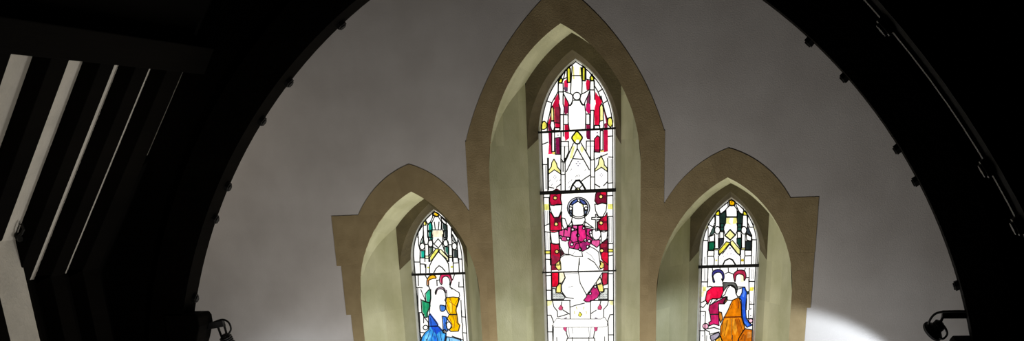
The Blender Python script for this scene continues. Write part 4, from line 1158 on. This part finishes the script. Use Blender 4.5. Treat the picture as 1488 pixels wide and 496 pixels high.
panel(RIGHT, 1, 'smaller stained glass panel, kneeling figure in orange before red and blue robes',
      {'canopy_glass': 'white canopy with dark green ground', 'red_robed_figure': 'standing figure in red robe', 'blue_robed_figure': 'standing figure in blue robe', 'red_robed_figure/halo': 'violet halo', 'blue_robed_figure/halo': 'ruby halo', 'kneeling_figure/hair': 'dark grey hair', 'kneeling_figure': 'kneeling figure in an orange robe', 'border_glass': 'painted side border'},
      [(2.313, .026, 0), (1.60, .016, 0), (1.0, .016, 0)],
      [('canopy_glass', 0, 0, 2.313, None), ('border_glass|a', -.255, -.19, SILL, 2.313), ('border_glass|b', .19, .255, SILL, 2.313), ('clear_glass', -.19, .19, SILL, 2.313)])

# ------------------------------------------------------------------ room shell
def struct(mb, name, label, cat):
    return tag(mb.build(name), label, cat, None, 'structure')
mb = MB(); mb.box((-4.3, -13, FLOOR_Z - .2), (4.3, .85, FLOOR_Z), FLOOR); struct(mb, 'floor', 'stone floor below the end wall', 'floor')
mb = MB(); mb.box((-4.3, -13, FLOOR_Z), (-EAVE_X, 0, EAVE_Z), PLASTER_SIDE)
mb.box((-EAVE_X, -13, FLOOR_Z), (-3.7, -2.55, 2.93), PLASTER_SIDE); mb.box((-EAVE_X, -2.55, FLOOR_Z), (-EAVE_X + .03, 0, 2.6), BOARDS)
struct(mb, 'wall_left', 'plastered left side wall below the roof slope', 'wall')
mb = MB(); mb.box((EAVE_X, -13, FLOOR_Z), (4.3, 0, EAVE_Z), BOARDS); struct(mb, 'wall_right', 'dark right side wall', 'wall')

def slope_pt(x, off=0.0):            # a point on the left roof slope, off = inward from the plaster
    z = roof_z(x); n = (.7926, -.6097)
    return (-abs(x) + n[0] * off, z + n[1] * off)
def slab(sg, x0, x1, y0, y1, t, mat, mb):
    a = (x0, roof_z(x0)); b = (x1, roof_z(x1)); n = (.7926 * t, .6097 * t)
    mb.hexa([(sg * a[0], y0, a[1]), (sg * b[0], y0, b[1]), (sg * b[0], y1, b[1]), (sg * a[0], y1, a[1]),
             (sg * (a[0] + n[0]), y0, a[1] + n[1]), (sg * (b[0] + n[0]), y0, b[1] + n[1]), (sg * (b[0] + n[0]), y1, b[1] + n[1]), (sg * (a[0] + n[0]), y1, a[1] + n[1])], mat)
mb = MB(); slab(-1, 4.0, 2.75, -13, 0, .12, PLASTER_SIDE, mb); struct(mb, 'ceiling_left', 'plastered lower roof slope between the left rafters', 'ceiling')
mb = MB(); slab(-1, 2.75, 0, -13, 0, .12, BOARDS, mb); slab(1, 4.1, 0, -13, 0, .12, BOARDS, mb); struct(mb, 'ceiling_boards', 'dark boarded upper roof, with the unlit right slope coloured dark', 'ceiling')  # right slope is unlit; its shade is put in as the boards' dark colour

# purlin
mb = MB(); mb.prism([(-2.80, 4.10), (-2.62, 4.00), (-2.50, 4.17), (-2.66, 4.28)], -13, -1.25, OAK)
tag(mb.build('purlin', bevel=.008), 'dark horizontal roof timber along the top of the pale strips at left', 'roof timber')

# rafters of the left slope (near face, far face along the nave)
RAFT = [(-5.20, -5.01), (-4.70, -4.51), (-4.22, -4.03), (-3.74, -3.55), (-3.14, -2.94), (-2.57, -2.39), (-2.11, -1.92), (-1.66, -1.42)]
RLAB = ['dark roof rafter at the far left edge of view', None]
names = {3: 'dark roof rafter left of the widest pale strip', 4: 'dark roof rafter between the widest and second widest pale strips', 5: 'dark roof rafter with iron hook, right of the second widest pale strip',
         6: 'dark roof rafter between the third and fourth pale strips', 7: 'farthest dark roof rafter, just left of the dark arch'}
for i, (y0, y1) in enumerate(RAFT):
    if i < 3: continue
    ex = 3.72 if i < 5 else 3.97
    t = thing('roof_rafter', (-ex, (y0 + y1) / 2, roof_z(ex)), names[i], 'rafter', 'rafters on the left roof slope')
    mb = MB()
    a = slope_pt(2.74); a2 = slope_pt(2.74, .12); b = slope_pt(ex + .02); b2 = slope_pt(ex - .09, .12)
    mb.prism([a, a2, b2, b], y0, y1, OAK)
    mb.build('rafter_spar', t, bevel=.006)
    mb = MB()
    zb = b2[1]
    bx = -3.7 if i < 5 else -EAVE_X
    mb.prism([(bx + .001, zb + .02), (b2[0] + .0, zb + .02), (b2[0] - (.13 if i < 5 else 0), zb - .14), (b2[0] - (.13 if i < 5 else 0), FLOOR_Z + 2.0), (bx + .001, FLOOR_Z + 2.0)], y0, y1, OAK)
    mb.build('wall_post', t, bevel=.006)
    if i == 7:
        mb = MB()                                              # raking board filling the foot of the last bay
        q = [(3.28, -1.143), (3.42, -1.46), (3.99, -1.46), (3.99, -1.143)]
        lo = [(slope_pt(x, .004)[0], y, slope_pt(x, .004)[1]) for x, y in q]; hi = [(slope_pt(x, .045)[0], y, slope_pt(x, .045)[1]) for x, y in q]
        mb.hexa(lo + hi, BOARDS); mb.build('gusset_board', t)
    if i == 5:
        mb = MB()
        mb.tube([(-3.66, y0 - .03, 2.95), (-3.60, y0 - .05, 2.97), (-3.57, y0 - .05, 3.0), (-3.58, y0 - .05, 3.04)], .010, IRON, 8)
        mb.tube([(-3.68, y0 + .02, 2.93), (-3.62, y0 - .05, 2.94)], .022, IRON, 8)
        mb.build('iron_hook', t)

# ------------------------------------------------------------------ roof trusses with curved ribs
LC, LR = (.622, .869), 4.035         # centre and radius of the left half of the arch
RC, RR = (-.718, .719), 4.233
def intrados(sg, z0=1.78, n=40, dr=0.0):
    c, r = (LC, LR) if sg < 0 else (RC, RR)
    r = r + dr
    xa = -.0
    t1 = math.acos((xa - c[0]) / r)
    t0 = math.pi - math.asin((z0 - c[1]) / r) if sg < 0 else math.asin((z0 - c[1]) / r)
    return [(c[0] + r * math.cos(t0 + (t1 - t0) * i / n), c[1] + r * math.sin(t0 + (t1 - t0) * i / n)) for i in range(n + 1)]

def truss(y1, label, bolts, line, corbels):
    y0 = y1 - .22
    t = thing('arched_roof_truss', (0, (y0 + y1) / 2, 1.0), label, 'roof truss')
    for sg in (-1, 1):
        ii = intrados(sg); oo = intrados(sg, dr=.30)
        mb = MB(); k = len(mb.v)
        for i in range(len(ii) - 1):
            mb.prism([ii[i], oo[i], oo[i + 1], ii[i + 1]], y0, y1, OAK)
        mb.build('curved_rib', t)
        sp = MB()
        def out(p):
            return (sg * min(3.957, 2.8 + (4.1 - p[1]) / SLOPE - .004), p[1])
        oo = intrados(sg, dr=.15)
        for p, q in zip(oo, oo[1:]): sp.prism([p, out(p), out(q), q], y0 + .06, y1 - .06, BOARDS)
        e = out(oo[-1]); sp.prism([oo[-1], e, (0, roof_z(0) - .006)], y0 + .06, y1 - .06, BOARDS)
        sp.build('spandrel_boarding', t)
        po = MB(); x0 = abs(ii[0][0])
        po.prism([(sg * x0, ii[0][1]), (sg * 3.955, ii[0][1]), (sg * 3.955, .4), (sg * (x0 + .02), .4)], y0, y1, OAK)
        po.build('truss_post', t, bevel=.01)
        cb = MB(); cz, cx = corbels[0 if sg < 0 else 1]
        cb.prism([(sg * (x0 + .05), cz), (sg * (cx + .02), cz), (sg * cx, cz - .03), (sg * cx, cz - .10), (sg * (cx + .05), cz - .22), (sg * (cx + .09), cz - .30), (sg * (x0 + .05), cz - .36)], y0 - .02, y1 + .02, OAK)
        cb.build('carved_corbel', t, bevel=.01)
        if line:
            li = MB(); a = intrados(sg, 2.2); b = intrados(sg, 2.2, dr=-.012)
            for i in range(len(a) - 1): li.prism([a[i], b[i], b[i + 1], a[i + 1]], y1 - .05, y1 - .005, OAK_EDGE)  # strip added to paint the light caught on the soffit edge
            li.build('lit_edge_strip', t)['label'] = 'pale strip painted for light along the rib edge'
    for sg, x, z in bolts:
        c, r = (LC, LR) if sg < 0 else (RC, RR)
        ang = math.atan2(z - c[1], x - c[0]); d = Vector((math.cos(ang), 0, math.sin(ang))); p = Vector((c[0], y1 - .06, c[1])) + d * r
        mb = MB(); mb.tube([p + d * .05, p - d * .03, p - d * .031, p - d * .04], .03, IRON, 6, radii=[.04, .04, .03, .028])
        mb.build('bolt', t)
BOLTS = [(-1, -1.503, 4.269), (-1, -1.99, 3.914), (-1, -2.257, 3.653), (-1, -2.65, 3.194), (-1, -2.803, 2.947), (-1, -3.092, 2.312), (1, 2.003, 3.948), (1, 2.263, 3.713), (1, 2.673, 3.238), (1, 2.826, 3.02), (1, 3.198, 2.294)]
BOLTS_NEAR = [(1, 2.259, 3.672), (1, 2.686, 3.209), (1, 2.824, 3.004), (-1, -2.259, 3.672), (-1, -2.686, 3.209), (-1, -2.824, 3.004)]
truss(-1.0, 'dark arched roof truss framing the white end wall', BOLTS, False, ((2.21, 3.03), (1.92, 3.20)))
truss(-5.49, 'nearer dark arched roof truss with light painted along its edge at the upper right', BOLTS_NEAR, True, ((2.21, 3.03), (1.92, 3.20)))

# ------------------------------------------------------------------ floodlights
def smooth_path(pts, n=6):
    pts = [Vector(p) for p in pts]; out = []
    for i in range(len(pts) - 1):
        p0 = pts[max(i - 1, 0)]; p1 = pts[i]; p2 = pts[i + 1]; p3 = pts[min(i + 2, len(pts) - 1)]
        for j in range(n):
            t = j / n
            out.append(.5 * (2 * p1 + (p2 - p0) * t + (2 * p0 - 5 * p1 + 4 * p2 - p3) * t * t + (3 * p1 - p0 - 3 * p2 + p3) * t ** 3))
    return out + [pts[-1]]
def lens_mat():
    m, nt, out = new_mat('lit_floodlight_lens')
    e = nt.nodes.new('ShaderNodeEmission'); e.inputs['Color'].default_value = (.85, .93, 1, 1); e.inputs['Strength'].default_value = 25
    nt.links.new(e.outputs[0], out.inputs[0]); return m
LENS = lens_mat()

def floodlight(label, post, elbow, head, axis, cables, yoke, depth, spot_power, spot_deg, size=1.0, blend=.22):
    t = thing('floodlight', post, label, 'floodlight', 'floodlights on the roof arch')
    axis = Vector(axis).normalized(); head = Vector(head)
    mb = MB(); mb.beam(post, elbow, .055, .055, LAMP_METAL); mb.build('bracket_arm', t, bevel=.005)
    for k in yoke:
        mb = MB(); mb.tube(k, .011, LAMP_METAL, 8); mb.build('yoke', t)
    # housing: a flared can, narrow at the back
    prof = [(a * depth, r) for a, r in ((-.085, .012), (-.08, .034), (-.05, .042), (-.02, .046), (.0, .058), (.03, .080), (.05, .088))]
    mb = MB(); mb.tube([head + axis * a * size for a, r in prof], .05, LAMP_METAL, 24, radii=[r * size for a, r in prof], caps=True)
    h = mb.build('lamp_housing', t, smooth=True)
    for a in (-.06, -.045, -.03):
        f = MB(); f.tube([head + axis * a * depth * size, head + axis * (a + .006) * depth * size], .053 * size, LAMP_METAL, 24); f.build('cooling_fin', h)
    d1 = .05 * depth
    mb = MB(); mb.tube([head + axis * (d1 - .006) * size, head + axis * (d1 + .010) * size], .096 * size, LAMP_METAL, 24); mb.build('front_rim', h)
    mb = MB(); mb.tube([head + axis * (d1 + .0095) * size, head + axis * (d1 + .014) * size], .082 * size, LENS, 24); mb.build('lens', h)['label'] = 'lit lens'
    for c in cables:
        mb = MB(); mb.tube(smooth_path(c), .009, RUBBER, 8); mb.build('cable', t, smooth=True)
    li = bpy.data.lights.new('floodlight_beam', 'SPOT'); li.energy = spot_power; li.spot_size = math.radians(spot_deg); li.spot_blend = blend
    li.shadow_soft_size = .03; li.color = (.80, .90, 1.0)
    lo = bpy.data.objects.new('floodlight_beam', li); COL.objects.link(lo)
    lo.location = head + axis * .10 * size; lo.rotation_euler = axis.to_track_quat('-Z', 'Y').to_euler()

floodlight('black floodlight on a bracket at right, throwing the bright pool of light on the plaster',
    (3.32, -1.05, 2.083), (3.115, -1.05, 2.085), (3.085, -1.05, 1.985), (-.58, .36, -.70),
    [[(3.30, -1.09, 2.11), (3.16, -1.10, 2.113), (3.07, -1.09, 2.10), (3.03, -1.08, 2.05), (3.03, -1.07, 2.0)],
     [(3.10, -1.07, 2.03), (3.14, -1.10, 2.0), (3.165, -1.10, 1.95), (3.14, -1.10, 1.915), (3.10, -1.09, 1.93), (3.09, -1.08, 1.96)]],
    [[(3.125, -1.05, 2.085), (3.12, -1.05, 2.05), (3.105, -1.05, 2.01)]], .7, 110, 108, .95)
floodlight('black floodlight hanging under a bracket at left, beside the dark corbel',
    (-3.28, -1.06, 2.055), (-2.90, -1.03, 2.108), (-2.885, -1.03, 1.93), (.22, .26, -.94),
    [[(-2.99, -1.05, 2.118), (-2.90, -1.05, 2.14), (-2.845, -1.05, 2.115), (-2.832, -1.05, 2.06), (-2.86, -1.05, 2.02)]],
    [[(-2.968, -1.03, 2.09), (-2.955, -1.03, 2.03), (-2.94, -1.03, 1.97)], [(-2.905, -1.03, 2.10), (-2.895, -1.03, 2.04), (-2.89, -1.03, 1.97)]], 1.0, 28, 172, 1.1, .9)

# ------------------------------------------------------------------ dim world light and added area fills
w = bpy.data.worlds.new('dim_interior'); SC.world = w; w.use_nodes = True
bg = w.node_tree.nodes['Background']; bg.inputs[0].default_value = (.8, .85, 1, 1); bg.inputs[1].default_value = .003
def area(name, loc, target, sx, sy, power, col, spread=180):
    li = bpy.data.lights.new(name, 'AREA'); li.shape = 'RECTANGLE'; li.size = sx; li.size_y = sy; li.energy = power; li.color = col; li.spread = math.radians(spread)
    o = bpy.data.objects.new(name, li); COL.objects.link(o); o.location = loc
    o.rotation_euler = (Vector(target) - Vector(loc)).to_track_quat('-Z', 'Y').to_euler()
area('nave_fill', (2.4, -6.0, -1.0), (-3.4, -2.6, 3.2), 1.4, 1.0, 10.5, (1.0, .94, .84), 55)  # added unseen fill for the left roof plaster
area('end_wall_fill', (-.2, -1.45, -.35), (-.2, 0, 1.5), 2.8, .4, 116, (1.0, .97, .91))  # added unseen fill, brightens the end wall from below

# ------------------------------------------------------------------ camera
cam = bpy.data.cameras.new('camera'); co = bpy.data.objects.new('camera', cam); COL.objects.link(co); SC.camera = co
F, PY = 1598.2974, 1030.8962
yaw, pitch, roll = .2566, -.4677, -.0519
fw = Vector((-math.sin(yaw) * math.cos(pitch), math.cos(yaw) * math.cos(pitch), math.sin(pitch)))
r0 = fw.cross(Vector((0, 0, 1))).normalized(); u0 = r0.cross(fw)
rt = math.cos(roll) * r0 + math.sin(roll) * u0; up = -math.sin(roll) * r0 + math.cos(roll) * u0
from mathutils import Matrix
M = Matrix((( rt.x, up.x, -fw.x, 2.0201), (rt.y, up.y, -fw.y, -10.4168), (rt.z, up.z, -fw.z, 3.3384), (0, 0, 0, 1)))
co.matrix_world = M
cam.sensor_fit = 'HORIZONTAL'; cam.sensor_width = 36; cam.lens = F / 1488 * 36
cam.shift_x = 0; cam.shift_y = (PY - 248) / 1488
cam.clip_start = .05; cam.clip_end = 100

vs = SC.view_settings; vs.view_transform = 'Standard'; vs.look = 'None'; vs.exposure = 0; vs.gamma = 1; vs.use_curve_mapping = False
SC.cycles.use_denoising = True
SC.cycles.max_bounces = 8; SC.cycles.diffuse_bounces = 4
for o in list(bpy.data.objects):
    if '_w' in o: del o['_w']
